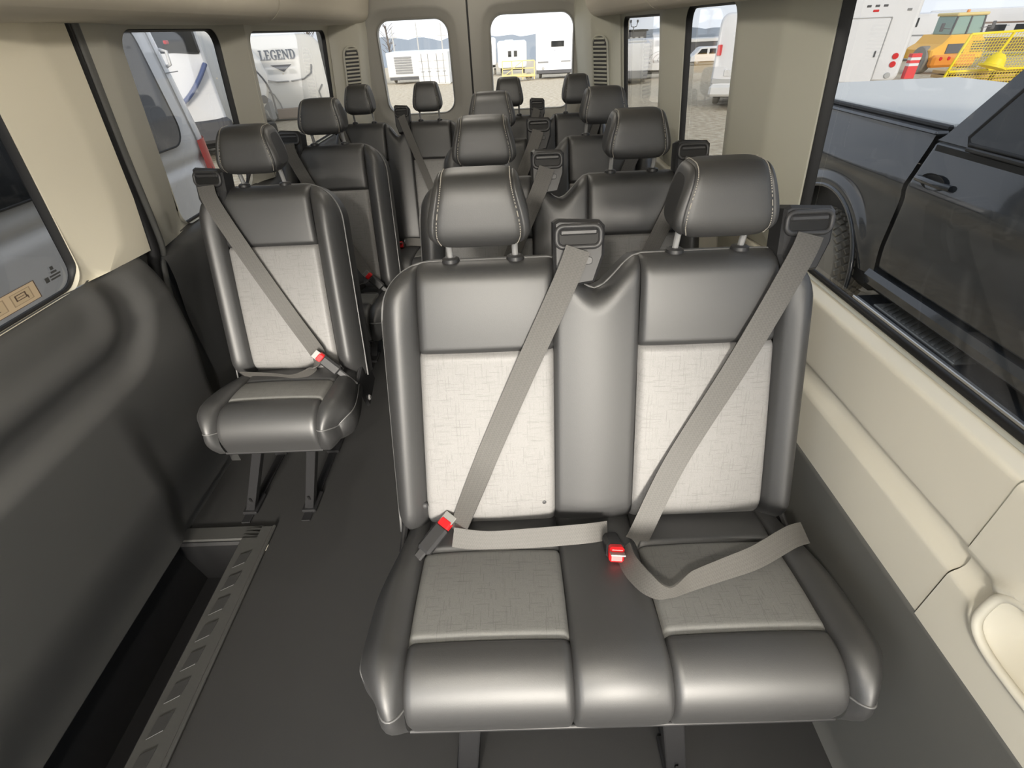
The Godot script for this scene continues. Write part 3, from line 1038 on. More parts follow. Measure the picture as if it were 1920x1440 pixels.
func build_shell() -> void:
	# floor
	var fm := MB.new()
	fm.box(Vector3(1.52, 0.05, 6.05), Transform3D(Basis(), Vector3(-0.838 + 0.76, -0.025, -0.895)))
	fm.box(Vector3(0.42, 0.05, 2.92), Transform3D(Basis(), Vector3(-1.045, -0.0255, -2.455)))
	struct("floor", fm, M.floor, "black rubber floor covering down the aisle of the van", "floor")
	# ceiling
	var cm := MB.new()
	cm.box(Vector3(2.1, 0.06, 6.1), Transform3D(Basis(), Vector3(-0.2, 1.80, -0.9)))
	struct("ceiling", cm, M.headliner, "light grey headliner under the van roof", "ceiling")

	var L := func(p: Vector2, d: float) -> Vector3: return Vector3(side_x(-1, p.y) + d, p.y, p.x)
	var R := func(p: Vector2, d: float) -> Vector3: return Vector3(side_x(1, p.y) - d, p.y, p.x)
	var B := func(p: Vector2, d: float) -> Vector3: return Vector3(p.x, p.y, -3.86 + d + (1.4 - p.y) * -0.0)

	# left side: sliding door window, then two fixed windows
	var glass_l := [
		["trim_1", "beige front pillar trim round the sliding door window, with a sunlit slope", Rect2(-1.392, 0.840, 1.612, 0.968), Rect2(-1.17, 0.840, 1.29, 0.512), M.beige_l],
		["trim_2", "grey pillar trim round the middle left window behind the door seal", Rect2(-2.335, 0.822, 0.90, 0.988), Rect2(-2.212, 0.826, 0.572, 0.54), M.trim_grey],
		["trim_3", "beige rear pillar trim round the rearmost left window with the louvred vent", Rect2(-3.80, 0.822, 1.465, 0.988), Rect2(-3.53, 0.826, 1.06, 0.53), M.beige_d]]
	var n := 0
	for g in glass_l:
		n += 1
		struct(g[0], window_cell(g[2], g[3], 0.055, L, [0.0, 0.012, 0.05, 0.13, 0.16], [0.020, 0.024, 0.036, 0.062, 0.066], 0.006, true), g[4], g[1], "pillar trim")
		var w := struct_node("window_%d" % n, ["left window of the sliding door with a safety sticker, nearest the camera", "left window behind the sliding door, white van outside", "rearmost left window, white trailer with lettering outside"][n - 1], "window")
		glazing(w, g[3], 0.055, L, M.glass_tint, 0.007)
	var glass_r := [
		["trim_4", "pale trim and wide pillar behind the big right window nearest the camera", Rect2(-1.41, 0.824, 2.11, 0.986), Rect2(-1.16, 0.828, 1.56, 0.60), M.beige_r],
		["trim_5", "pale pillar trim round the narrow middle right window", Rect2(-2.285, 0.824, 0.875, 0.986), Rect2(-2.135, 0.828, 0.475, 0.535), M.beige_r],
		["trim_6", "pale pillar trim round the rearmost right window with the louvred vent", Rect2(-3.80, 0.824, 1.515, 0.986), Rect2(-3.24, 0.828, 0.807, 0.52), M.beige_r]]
	for g in glass_r:
		n += 1
		struct(g[0], window_cell(g[2], g[3], 0.05, R, [0.0, 0.012, 0.05, 0.12, 0.15], [0.020, 0.024, 0.036, 0.060, 0.064], 0.006, true), g[4], g[1], "pillar trim")
		var w := struct_node("window_%d" % n, ["large right window nearest the camera, dark pickup outside", "narrow right window in the middle, camper van outside", "rearmost right window, white trailer end outside"][n - 4], "window")
		glazing(w, g[3], 0.05, R, M.glass_tint, 0.010 if n == 4 else 0.008)

	# left wall below the glass, behind the sliding door
	var pl := rounded_path([Vector2(-1.128, 0.826), Vector2(-1.066, 0.812), Vector2(-1.064, 0.74), Vector2(-1.085, 0.60), Vector2(-1.085, 0.35), Vector2(-1.12, 0.20), Vector2(-1.135, -0.01)], 0.03)
	var wl := swept(pl, -3.82, -1.425, 20)
	wl.box(Vector3(0.08, 0.92, 0.10), Transform3D(Basis(), Vector3(-1.145, 0.42, -1.405)))
	wl.box(Vector3(0.03, 0.86, 2.5), Transform3D(Basis(), Vector3(-1.16, 0.37, -2.65)))
	struct("wall_left", wl, M.dark_panel, "dark grey lower left wall panel beside the single seats", "wall")
	# right wall: beige panel with a groove, dark kick panel under it
	var ro := MB.new()
	var groove_x := func(y: float, z: float) -> float:
		var g := exp(-pow((y - 0.640 + 0.02 * (z + 0.6)) / 0.024, 4.0)) * ss(-1.15, -0.7, z)
		return 0.026 * g
	var prof := rounded_path([Vector2(0.714, 0.829), Vector2(0.664, 0.818), Vector2(0.668, 0.76), Vector2(0.672, 0.68), Vector2(0.676, 0.60), Vector2(0.679, 0.482)], 0.009)
	var path := []
	for i in prof.size() - 1:
		var a: Vector2 = prof[i]
		var b: Vector2 = prof[i + 1]
		var k := maxi(1, int(a.distance_to(b) / 0.008))
		for j in k: path.append(a.lerp(b, float(j) / k))
	path.append(prof[-1])
	var wr_fn := func(i: float, z: float) -> Vector3:
		var p: Vector2 = path[int(i)]
		return Vector3(p.x + groove_x.call(p.y, z), p.y, z)
	ro.grid(wr_fn, lin(0, path.size() - 1, path.size() - 1), lin(-3.82, -0.428, 80), Vector3(-1, 0, 0))
	ro.box(Vector3(0.03, 0.86, 6.1), Transform3D(Basis(), Vector3(0.745, 0.37, -0.95)))
	struct("wall_right", ro, M.beige_wall, "beige right wall panel with a long groove under the window ledge", "wall")
	var kr := swept(rounded_path([Vector2(0.683, 0.484), Vector2(0.676, 0.476), Vector2(0.674, 0.25), Vector2(0.668, 0.03), Vector2(0.655, 0.0)], 0.02), -3.82, 0.6, 16)
	struct("baseboard_right", kr, M.dark_kick, "dark grey kick panel along the foot of the right wall", "kick panel")
	# front section of the right wall with the grab pocket
	var fr := MB.new()
	var fpath := path.duplicate()
	var pc := Vector2(-0.268, 0.632)
	var fr_fn := func(i: float, z: float) -> Vector3:
		var p: Vector2 = fpath[int(i)]
		var q := Vector2((z - pc.x) / 0.092, (p.y - pc.y) / 0.062)
		var e := pow(pow(absf(q.x), 3.0) + pow(absf(q.y), 3.0), 1.0 / 3.0)
		var pocket := 0.055 * (1.0 - ss(0.70, 0.96, e))
		return Vector3(p.x - 0.004 + groove_x.call(p.y, z) * 0.7 + pocket - 0.012 * exp(-pow((e - 1.05) / 0.13, 2.0)), p.y, z)
	fr.grid(fr_fn, lin(0, fpath.size() - 1, fpath.size() - 1), lin(-0.424, 0.6, 150), Vector3(-1, 0, 0))
	struct("trim_7", fr, M.beige_wall, "beige front right panel with the grab pocket at the picture's lower right edge", "wall panel")
	var hb := MB.new()
	var hr := []
	for i in 40:
		var a := TAU * i / 40
		var c := cos(a)
		var s := sin(a)
		var q := Vector2(signf(c) * pow(absf(c), 0.62) * 0.086, signf(s) * pow(absf(s), 0.62) * 0.058)
		hr.append(Vector3(0.662, pc.y + q.y, pc.x + q.x))
	hb.tube(hr, 0.007, 8, true)
	var gh := obj("grab_handle", hb, M.beige_wall)
	tag(gh, "beige moulded pull handle rim on the front right wall panel", "handle")
	# sliding door inner panel
	var dm := MB.new()
	var contour := func(z: float, y: float) -> float:
		# distance below / beyond the window shelf, rounded at its rear corner
		var q := Vector2(maxf(-1.13 - z, -0.6) + 0.10, 0.735 - y + 0.10)
		var m := Vector2(maxf(q.x, 0), maxf(q.y, 0)).length() + minf(maxf(q.x, q.y), 0.0) - 0.10
		return m
	var door_fn := func(z: float, t: float) -> Vector3:
		var y := lerpf(0.842, 0.06, t)
		var e: float = contour.call(z, y)
		var shelf := lerpf(-1.116, -1.058, sqrt(clampf((0.842 - y) / 0.11, 0, 1)))
		var x := shelf
		x += 0.012 * ss(-0.04, 0.02, e)
		x -= 0.016 * ss(0.02, 0.07, e)
		x += 0.030 * ss(0.085, 0.15, e)
		x -= 0.05 * ss(0.33, 0.08, y)
		x -= 0.03 * ss(-0.93, -1.02, z) * ss(0.62, 0.35, y)
		x -= 0.05 * ss(-1.335, -1.39, z)
		return Vector3(x, y, z)
	dm.grid(door_fn, lin(-1.39, 0.3, 110), lin(0, 1, 90), Vector3(1, 0, 0))
	dm.box(Vector3(0.02, 0.83, 1.70), Transform3D(Basis(), Vector3(-1.150, 0.405, -0.555)))
	var door := obj("door_1", dm, M.dark_panel)
	tag(door, "dark grey inner panel of the sliding door at the left edge", "door", "", "structure")
	# seal between door and body
	var sp := []
	for p in [[1.75, -1.405], [1.42, -1.404], [1.10, -1.405], [0.85, -1.412], [0.78, -1.408], [0.62, -1.37], [0.40, -1.345], [0.15, -1.335], [0.0, -1.33]]:
		sp.append(Vector3(side_x(-1, p[0]) + (0.050 if p[0] > 0.8 else 0.035), p[0], p[1] + (0.0)))
	var cv := Curve3D.new()
	for i in sp.size():
		var tn: Vector3 = (sp[mini(i + 1, sp.size() - 1)] - sp[maxi(i - 1, 0)]) / 7.0
		cv.add_point(sp[i], -tn, tn)
	var sl := []
	var sl2 := []
	for i in sp.size() - 1:
		for j in 6:
			sl.append(cv.sample(i, j / 6.0))
			sl2.append(cv.sample(i, j / 6.0) + Vector3(0.006, 0, -0.028))
	var sm := MB.new()
	sm.tube(sl, 0.017, 8)
	struct("trim_8", sm, M.rubber, "black rubber door seal running down behind the sliding door", "seal")
	var sm2 := MB.new()
	sm2.tube(sl2, 0.013, 8)
	struct("trim_9", sm2, M.seal_grey, "thin dark grey finishing strip beside the sliding door seal", "seal")
	# step well: tread strip, riser, bottom
	var st := MB.new()
	st.box(Vector3(0.02, 0.26, 1.6), Transform3D(Basis(), Vector3(-0.930, -0.13, -0.18)))
	st.box(Vector3(0.30, 0.02, 1.7), Transform3D(Basis(), Vector3(-1.06, -0.25, -0.15)))
	st.box(Vector3(0.32, 0.26, 0.03), Transform3D(Basis(Vector3.RIGHT, 0.12), Vector3(-1.06, -0.132, -1.0)), 0.008)
	st.box(Vector3(0.03, 0.30, 1.7), Transform3D(Basis(), Vector3(-1.175, -0.12, -0.15)))
	struct("trim_10", st, M.step_black, "black moulded step well inside the sliding door", "step well")
	var tr := struct_node("trim_11", "grey tread plate strip along the aisle edge of the step well", "tread plate")
	var tb := MB.new()
	tb.box(Vector3(0.098, 0.010, 1.65), Transform3D(Basis(), Vector3(-0.888, 0.003, -0.205)), 0.004)
	tb.box(Vector3(0.30, 0.010, 0.055), Transform3D(Basis(), Vector3(-1.03, 0.003, -1.005)), 0.004)
	obj("plate", tb, M.tread, tr)
	for i in 9:
		var rb := MB.new()
		var z := -0.90 + i * 0.075
		rb.prism(PackedVector2Array([Vector2(-0.020, -0.030), Vector2(0.012, -0.012), Vector2(0.016, 0.030), Vector2(-0.016, 0.016)]), 0.003, Transform3D(Basis(Vector3.RIGHT, -PI / 2), Vector3(-0.895, 0.008, z)), 0.001)
		obj("grip_rib", rb, M.tread_dark, tr)
	var sb := MB.new()
	var e0 := Vector3(-0.840, 0.010, 0.55)
	sb.bar(Vector3(-0.843, 0.007, -1.03), e0, 0.012, 0.010, Vector3.UP, 0.003)
	obj("edge_lip", sb, M.tread, tr)

	# rear doors
	var wins := [[Rect2(-0.822, 0.86, 0.462, 0.533), Rect2(-1.20, -0.04, 0.967, 1.86)], [Rect2(-0.092, 0.86, 0.542, 0.537), Rect2(-0.221, -0.04, 1.02, 1.86)]]
	for i in 2:
		var dn := struct_node("door_%d" % (i + 2), ["left leaf of the grey rear doors", "right leaf of the grey rear doors"][i], "door")
		obj("panel", window_cell(wins[i][1], wins[i][0], 0.085, B, [0.0, 0.015, 0.05, 0.07], [0.0, 0.018, 0.026, 0.05], 0.05), M.rear_grey, dn)
		var w := struct_node("window_%d" % (7 + i), ["left rear door window with rounded corners", "right rear door window with rounded corners"][i], "window")
		glazing(w, wins[i][0], 0.085, B, M.glass_rear, 0.006, M.grey_light)
	var gp := MB.new()
	gp.box(Vector3(0.014, 1.86, 0.03), Transform3D(Basis(), Vector3(-0.227, 0.89, -3.822)), 0.004)
	struct("trim_12", gp, M.rubber, "black seal in the gap between the two rear doors", "seal")
	for s in [-1.0, 1.0]:
		var q := MB.new()
		var pts := []
		for y in [1.72, 1.45, 1.2, 0.95, 0.4, 0.0]: pts.append(Vector3((-0.985 if s < 0 else 0.575) - s * 0.10 * (y - 0.9) * 1.0, y, -3.795))
		q.tube(pts, 0.012, 8)
		struct("trim_%d" % (13 if s < 0 else 14), q, M.rubber, "black seal along the %s edge of the rear door opening" % ("left" if s < 0 else "right"), "seal")
		# corner post with the louvred vent
		var cp_ := MB.new()
		var xs := -1.06 if s < 0 else 0.64
		var poly := PackedVector2Array([Vector2(-0.10, 0.0), Vector2(0.03, 0.0), Vector2(0.05, 1.7), Vector2(-0.10, 1.7)])
		var pf := func(i: float, y: float) -> Vector3:
			var k: Array = [[0.215, -0.31], [0.185, -0.22], [0.175, -0.12], [0.085, -0.03], [0.072, -0.01], [0.03, 0.0]][int(i)]
			return Vector3((side_x(s, y)) - s * k[0], y, (-3.55 if s < 0 else -3.26) + k[1] * (1.0 if s < 0 else (1.0 if int(i) > 1 else 1.9)))
		cp_.grid(pf, lin(0, 5, 5), lin(0.0, 1.75, 20), Vector3(-s, 0, 0.4))
		struct("trim_%d" % (15 if s < 0 else 16), cp_, M.beige_d if s < 0 else M.beige_r, "%s rear corner post cover" % ("left" if s < 0 else "right"), "pillar trim")
	for s in [-1.0, 1.0]:
		# the vent sits on the slanted face of the corner post
		var vent := thing("air_vent", "slanted louvred air vent in the %s rear pillar" % ("left" if s < 0 else "right"), "vent", Vector3(side_x(s, 1.10) - s * 0.134, 1.10, (-3.55 if s < 0 else -3.26) - 0.072), "")
		var wd := Vector3(-s * 0.707, 0, -0.707)
		var nd := Vector3(-s * 0.707, 0, 0.707)
		var upd := Vector3(-s * 0.1, 1, 0)
		var bs := Basis(wd, upd, nd) if s > 0 else Basis(-wd, upd, nd)
		var fr_ := MB.new()
		var ring := []
		for p in rrect(0.105, 0.34, 0.045, 5): ring.append(bs * Vector3(p.x, p.y, 0.004))
		fr_.tube(ring, 0.006, 6, true)
		var pm_: Material = M.beige_d if s < 0 else M.beige_r
		obj("frame", fr_, pm_, vent)
		var bk := MB.new()
		bk.prism(rrect(0.100, 0.335, 0.045, 5), 0.003, Transform3D(bs, Vector3.ZERO), 0.0)
		obj("backing", bk, M.grey_dark, vent)
		for i in 17:
			var y := -0.155 + i * 0.0194
			var inset: float = 0.0 if absf(y) < 0.12 else 0.012
			var sl_ := MB.new()
			sl_.box(Vector3(0.094 - 2 * inset, 0.009, 0.010), Transform3D(bs * Basis(Vector3.RIGHT, 0.3), bs * Vector3(0, y, 0.006)), 0.002)
			obj("slat", sl_, pm_, vent)

	# overhead ducts
	var dl := rounded_path([Vector2(-1.10, 1.375), Vector2(-0.895, 1.378), Vector2(-0.845, 1.41), Vector2(-0.80, 1.60), Vector2(-0.72, 1.78)], 0.035, 5)
	for seg in [[-3.79, -2.318, 17], [-2.306, -1.06, 18]]:
		var d := swept(dl, seg[0], seg[1], 6)
		# end caps
		for z in [seg[0], seg[1]]:
			var poly := PackedVector2Array()
			for p in dl: poly.append(p)
			poly.append(Vector2(-1.10, 1.78))
			d.prism(poly, 0.004, Transform3D(Basis(), Vector3(0, 0, z - 0.002)))
		struct("trim_%d" % seg[2], d, M.duct, "%s section of the grey overhead duct along the left roof edge" % ("rear" if seg[2] == 17 else "front"), "duct")
	var lp := MB.new()
	lp.lathe([Vector2(0.0, -0.035), Vector2(0.05, -0.03), Vector2(0.085, -0.012), Vector2(0.095, 0.02), Vector2(0.095, 0.08)], Transform3D(Basis(), Vector3(-0.985, 1.425, -1.10)), 28)
	struct("trim_19", lp, M.duct_dark, "rounded grey end cap of the left overhead duct above the door pillar", "duct")
	var dr := rounded_path([Vector2(0.69, 1.372), Vector2(0.50, 1.352), Vector2(0.455, 1.40), Vector2(0.41, 1.60), Vector2(0.34, 1.78)], 0.035, 5)
	for seg in [[-3.35, -2.02, 20], [-2.008, 0.4, 21]]:
		var d := swept(dr, seg[0], seg[1], 6)
		for z in [seg[0], seg[1]]:
			var poly := PackedVector2Array()
			for p in dr: poly.append(p)
			poly.append(Vector2(0.69, 1.78))
			d.prism(poly, 0.004, Transform3D(Basis(), Vector3(0, 0, z - 0.002)))
		struct("trim_%d" % seg[2], d, M.duct, "%s section of the beige overhead duct along the right roof edge" % ("rear" if seg[2] == 20 else "front"), "duct")
	# cab end behind the camera: bulkhead frame round the windscreen, side frames with door glass
	var F := func(p: Vector2, d: float) -> Vector3: return Vector3(p.x, p.y, 1.75 - d + (0.95 - p.y) * -0.0)
	struct("wall_front", window_cell(Rect2(-1.2, -0.3, 2.0, 2.1), Rect2(-1.10, 0.66, 1.80, 1.08), 0.08, F, [0.0, 0.02, 0.06], [0.0, 0.02, 0.04], 0.05), M.dark_panel, "cab front wall round the windscreen", "wall")
	var ws := struct_node("window_9", "windscreen at the front of the cab", "window")
	glazing(ws, Rect2(-1.10, 0.66, 1.80, 1.08), 0.08, F, M.glass_clear, 0.012)
	for s in [-1.0, 1.0]:
		var zr := 0.24 if s < 0 else 0.62
		var S := func(p: Vector2, d: float) -> Vector3: return Vector3((-1.14 if s < 0 else 0.74) - s * d, p.y, p.x)
		# the cab doors stand open: an opening from sill to roof
		var hole := Rect2(zr + 0.06, 0.10, 1.70 - zr - 0.12, 1.50)
		struct("wall_left" if s < 0 else "wall_right", window_cell(Rect2(zr - 0.02, -0.3, 1.77 - zr + 0.04, 2.1), hole, 0.08, S, [0.0, 0.02, 0.06], [0.0, 0.02, 0.04], 0.05), M.dark_panel, "%s cab door frame standing open" % ("left" if s < 0 else "right"), "wall")
	var cf := MB.new()
	cf.box(Vector3(0.42, 0.05, 1.5), Transform3D(Basis(), Vector3(-1.04, -0.03, 1.35)))
	struct("trim_22", cf, M.floor, "black floor covering in the cab", "floor")

func build_sticker() -> void:
	var img := Image.create(256, 96, false, Image.FORMAT_RGBA8)
	img.fill(Color(0.80, 0.72, 0.60))
	var ink := Color(0.34, 0.27, 0.22)
	img.fill_rect(Rect2i(0, 0, 256, 3), ink); img.fill_rect(Rect2i(0, 93, 256, 3), ink)
	img.fill_rect(Rect2i(0, 0, 3, 96), ink); img.fill_rect(Rect2i(253, 0, 3, 96), ink)
	for k in 3:
		var x := 14 + k * 80
		var soft := Color(0.62, 0.54, 0.44)
		img.fill_rect(Rect2i(x, 16, 62, 62), soft)
		img.fill_rect(Rect2i(x + 3, 19, 56, 56), Color(0.78, 0.70, 0.58))
		if k < 2:
			for i in 26:   # little running figure: head, body, legs
				img.fill_rect(Rect2i(x + 30 - i / 3, 36 + i, 4, 2), ink)
				if i > 12: img.fill_rect(Rect2i(x + 26 + (i - 12), 36 + i, 4, 2), ink)
				if i < 14: img.fill_rect(Rect2i(x + 20 + i, 46 - i / 4, 3, 3), ink)
			img.fill_rect(Rect2i(x + 30, 26, 8, 8), ink)
		else:
			img.fill_rect(Rect2i(x + 12, 28, 34, 30), ink); img.fill_rect(Rect2i(x + 16, 32, 26, 22), Color(0.78, 0.70, 0.58))
			img.fill_rect(Rect2i(x + 18, 42, 22, 3), ink); img.fill_rect(Rect2i(x + 46, 50, 3, 18), ink)
	var m := mat(Color.WHITE, 0.5)
	m.albedo_texture = ImageTexture.create_from_image(img)
	var mb := MB.new()
	var a := Vector2(-1.058, 0.858)
	var w := 0.23
	var h := 0.042
	var P := func(z: float, y: float) -> Vector3: return Vector3(side_x(-1, y) + 0.001, y, z)
	var nn := Vector3(1, 0.1, 0).normalized()
	var q := [P.call(a.x + w, a.y), P.call(a.x, a.y), P.call(a.x, a.y + h), P.call(a.x + w, a.y + h)]
	var uvq := [Vector2(0, 1), Vector2(1, 1), Vector2(1, 0), Vector2(0, 0)]
	for i in 4: mb.vert(q[i], nn, uvq[i])
	mb.tri(0, 1, 2); mb.tri(0, 2, 3)
	tag(obj("safety_sticker", mb, m), "small cream pictogram sticker with running figures on the sliding door window", "sticker")
	# etched glass mark
	var em := MB.new()
	for r in [[0.0, 0.0, 0.012, 0.012], [0.020, 0.0, 0.03, 0.004], [0.020, 0.007, 0.034, 0.004], [0.030, 0.014, 0.018, 0.005], [0.034, 0.022, 0.010, 0.008]]:
		var z: float = -1.085 - r[0] * 0.8
		var y: float = 0.878 + r[1]
		em.quad(P.call(z, y), P.call(z - r[2], y), P.call(z - r[2], y + r[3]), P.call(z, y + r[3]), nn)
	tag(obj("glass_mark", em, M.tread), "small grey etched maker's mark in the corner of the sliding door window", "marking")

# ---------------------------------------------------------------- outside

func gy(z: float) -> float: return -0.72 + 0.04 * z

func part_box(parent: Node, called: String, lo: Vector3, hi: Vector3, m: Material, bevel := 0.02, label := "") -> MeshInstance3D:
	var mb := MB.new()
	mb.box(hi - lo, Transform3D(Basis(), (lo + hi) / 2), bevel)
	return obj(called, mb, m, parent, label)

func disc(parent: Node, called: String, at: Vector3, r: float, depth: float, m: Material, axis := Vector3.BACK) -> MeshInstance3D:
	var mb := MB.new()
	var b := Basis(Quaternion(Vector3.UP, axis))
	mb.lathe([Vector2(0, depth), Vector2(r * 0.85, depth), Vector2(r, depth * 0.5), Vector2(r, -depth)], Transform3D(b, at), 18)
	return obj(called, mb, m, parent)

func ext_wheel(parent: Node, at: Vector3, r: float, w: float, axis := Vector3.RIGHT) -> void:
	var b := Basis(Quaternion(Vector3.UP, axis))
	var mb := MB.new()
	var prof := [Vector2(r * 0.55, w / 2), Vector2(r * 0.78, w / 2 + 0.01), Vector2(r * 0.94, w / 2 - 0.01), Vector2(r, w / 2 - 0.05), Vector2(r, -w / 2 + 0.05), Vector2(r * 0.94, -w / 2 + 0.01), Vector2(r * 0.55, -w / 2)]
	mb.lathe(prof, Transform3D(b, at), 24)
	var t := obj("tire", mb, M.tire, parent)
	var rm := MB.new()
	rm.lathe([Vector2(0, w / 2 - 0.02), Vector2(r * 0.2, w / 2 - 0.02), Vector2(r * 0.45, w / 2 - 0.05), Vector2(r * 0.57, w / 2)], Transform3D(b, at), 20)
	obj("rim", rm, M.steel, t)

func build_white_van() -> void:
	var v := thing("passenger_van", "white passenger van with dark glass parked close along the left side", "van", Vector3(-3.05, gy(-1.5), -1.2))
	var o := v.position
	var plan := []
	var pn := []
	for z in lin(2.4, -3.62, 24): plan.append(Vector2(-2.10, z)); pn.append(Vector2(1, 0))
	for i in 7:
		var a := (i + 1) / 8.0 * PI / 2
		plan.append(Vector2(-2.10 - 0.22 * (1 - cos(a)), -3.62 - 0.22 * sin(a))); pn.append(Vector2(cos(a), -sin(a)))
	for x in lin(-2.34, -4.0, 8): plan.append(Vector2(x, -3.85)); pn.append(Vector2(0, -1))
	var sect := rounded_path([Vector2(0.09, -0.42), Vector2(0.02, -0.36), Vector2(0.0, 0.10), Vector2(0.035, 0.18), Vector2(0.0, 0.26), Vector2(0.0, 0.64), Vector2(0.022, 0.685), Vector2(0.0, 0.73), Vector2(0.0, 0.82), Vector2(0.085, 1.62), Vector2(0.17, 1.86), Vector2(0.45, 1.98), Vector2(0.95, 2.02)], 0.05, 4)
	var mb := MB.new()
	var fn := func(i: float, j: float) -> Vector3:
		var p: Vector2 = plan[int(i)]
		var q: Vector2 = pn[int(i)]
		var s: Vector2 = sect[int(j)]
		return Vector3(p.x - q.x * s.x, s.y, p.y - q.y * s.x) - o
	mb.grid(fn, lin(0, plan.size() - 1, plan.size() - 1), lin(0, sect.size() - 1, sect.size() - 1), Vector3(1, 0.3, -0.3))
	obj("body", mb, M.van_paint, v)
	var tilt := Basis(Vector3.BACK, 0.106) * Basis(Vector3.UP, PI / 2)   # local x runs towards -z, y up the side
	for w in [[-3.46, -2.58, 0.13], [-2.46, -1.30, 0.09], [-1.2, 0.1, 0.09]]:
		var wm := MB.new()
		var ww: float = w[1] - w[0]
		wm.prism(rrect(ww, 0.66, w[2], 6), 0.012, Transform3D(tilt, Vector3(-2.132, 1.135, (w[0] + w[1]) / 2) - o), 0.004)
		var pn_ := obj("window", wm, M.dark_glass, v)
		var rm := MB.new()
		var ring := []
		for p in rrect(ww, 0.66, w[2], 6): ring.append(Transform3D(tilt, Vector3(-2.132, 1.135, (w[0] + w[1]) / 2) - o) * Vector3(p.x, p.y, 0.010))
		rm.tube(ring, 0.006, 6, true)
		obj("window_seal", rm, M.rubber, pn_)
	var seam := MB.new()
	var sp := []
	for y in [1.6, 1.2, 0.83, 0.72]: sp.append(Vector3(-2.096 - 0.1 * maxf(0, y - 0.82), y, -3.60) - o)
	sp.append(Vector3(-2.096, 0.62, -3.66) - o); sp.append(Vector3(-2.1, -0.2, -3.66) - o)
	seam.tube(sp, 0.004, 5)
	seam.tube([Vector3(-2.128, 1.18, -3.60) - o, Vector3(-2.15, 1.18, -3.78) - o], 0.003, 5)
	obj("panel_seam", seam, M.seam_grey, v)
	var tl := MB.new()
	var tp := func(i: float, y: float) -> Vector3:
		var a := lerpf(-0.15, 1.2, i)
		var inset := 0.1 * maxf(0, y - 0.82)
		return Vector3(-2.10 - 0.22 * (1 - cos(maxf(a, 0.0))) + 0.010 - inset, y, -3.62 - 0.225 * sin(a)) - o
	tl.grid(tp, lin(0, 1, 10), lin(0.50, 0.80, 4), Vector3(1, 0, -1))
	obj("tail_lamp", tl, M.red_lamp, v, "red tail lamp")
	var gh := MB.new()
	gh.tube([Vector3(-2.17, 1.30, -3.70) - o, Vector3(-2.13, 1.29, -3.70) - o, Vector3(-2.13, 1.22, -3.69) - o, Vector3(-2.16, 1.21, -3.69) - o], 0.010, 6)
	obj("hinge", gh, M.white_paint, v)
	part_box(v, "marker", Vector3(-2.155, 1.325, -3.78) - o, Vector3(-2.135, 1.345, -3.745) - o, M.red_lamp, 0.004)
	for z in [-3.0, 1.3]: ext_wheel(v, Vector3(-2.22, gy(z) + 0.36, z) - o, 0.36, 0.22)
	for y in [0.18]:
		var mo := MB.new()
		mo.bar(Vector3(-2.105, y, -3.5) - o, Vector3(-2.105, y, 2.0) - o, 0.02, 0.06, Vector3.UP, 0.006)
		obj("side_moulding", mo, M.plastic, v)

func truck_x(y: float) -> float:
	return 2.40 + 0.05 * ss(0.50, 0.76, y) + 0.05 * ss(0.12, -0.25, y) - 0.02 * exp(-pow((y - 0.46) / 0.05, 2.0))

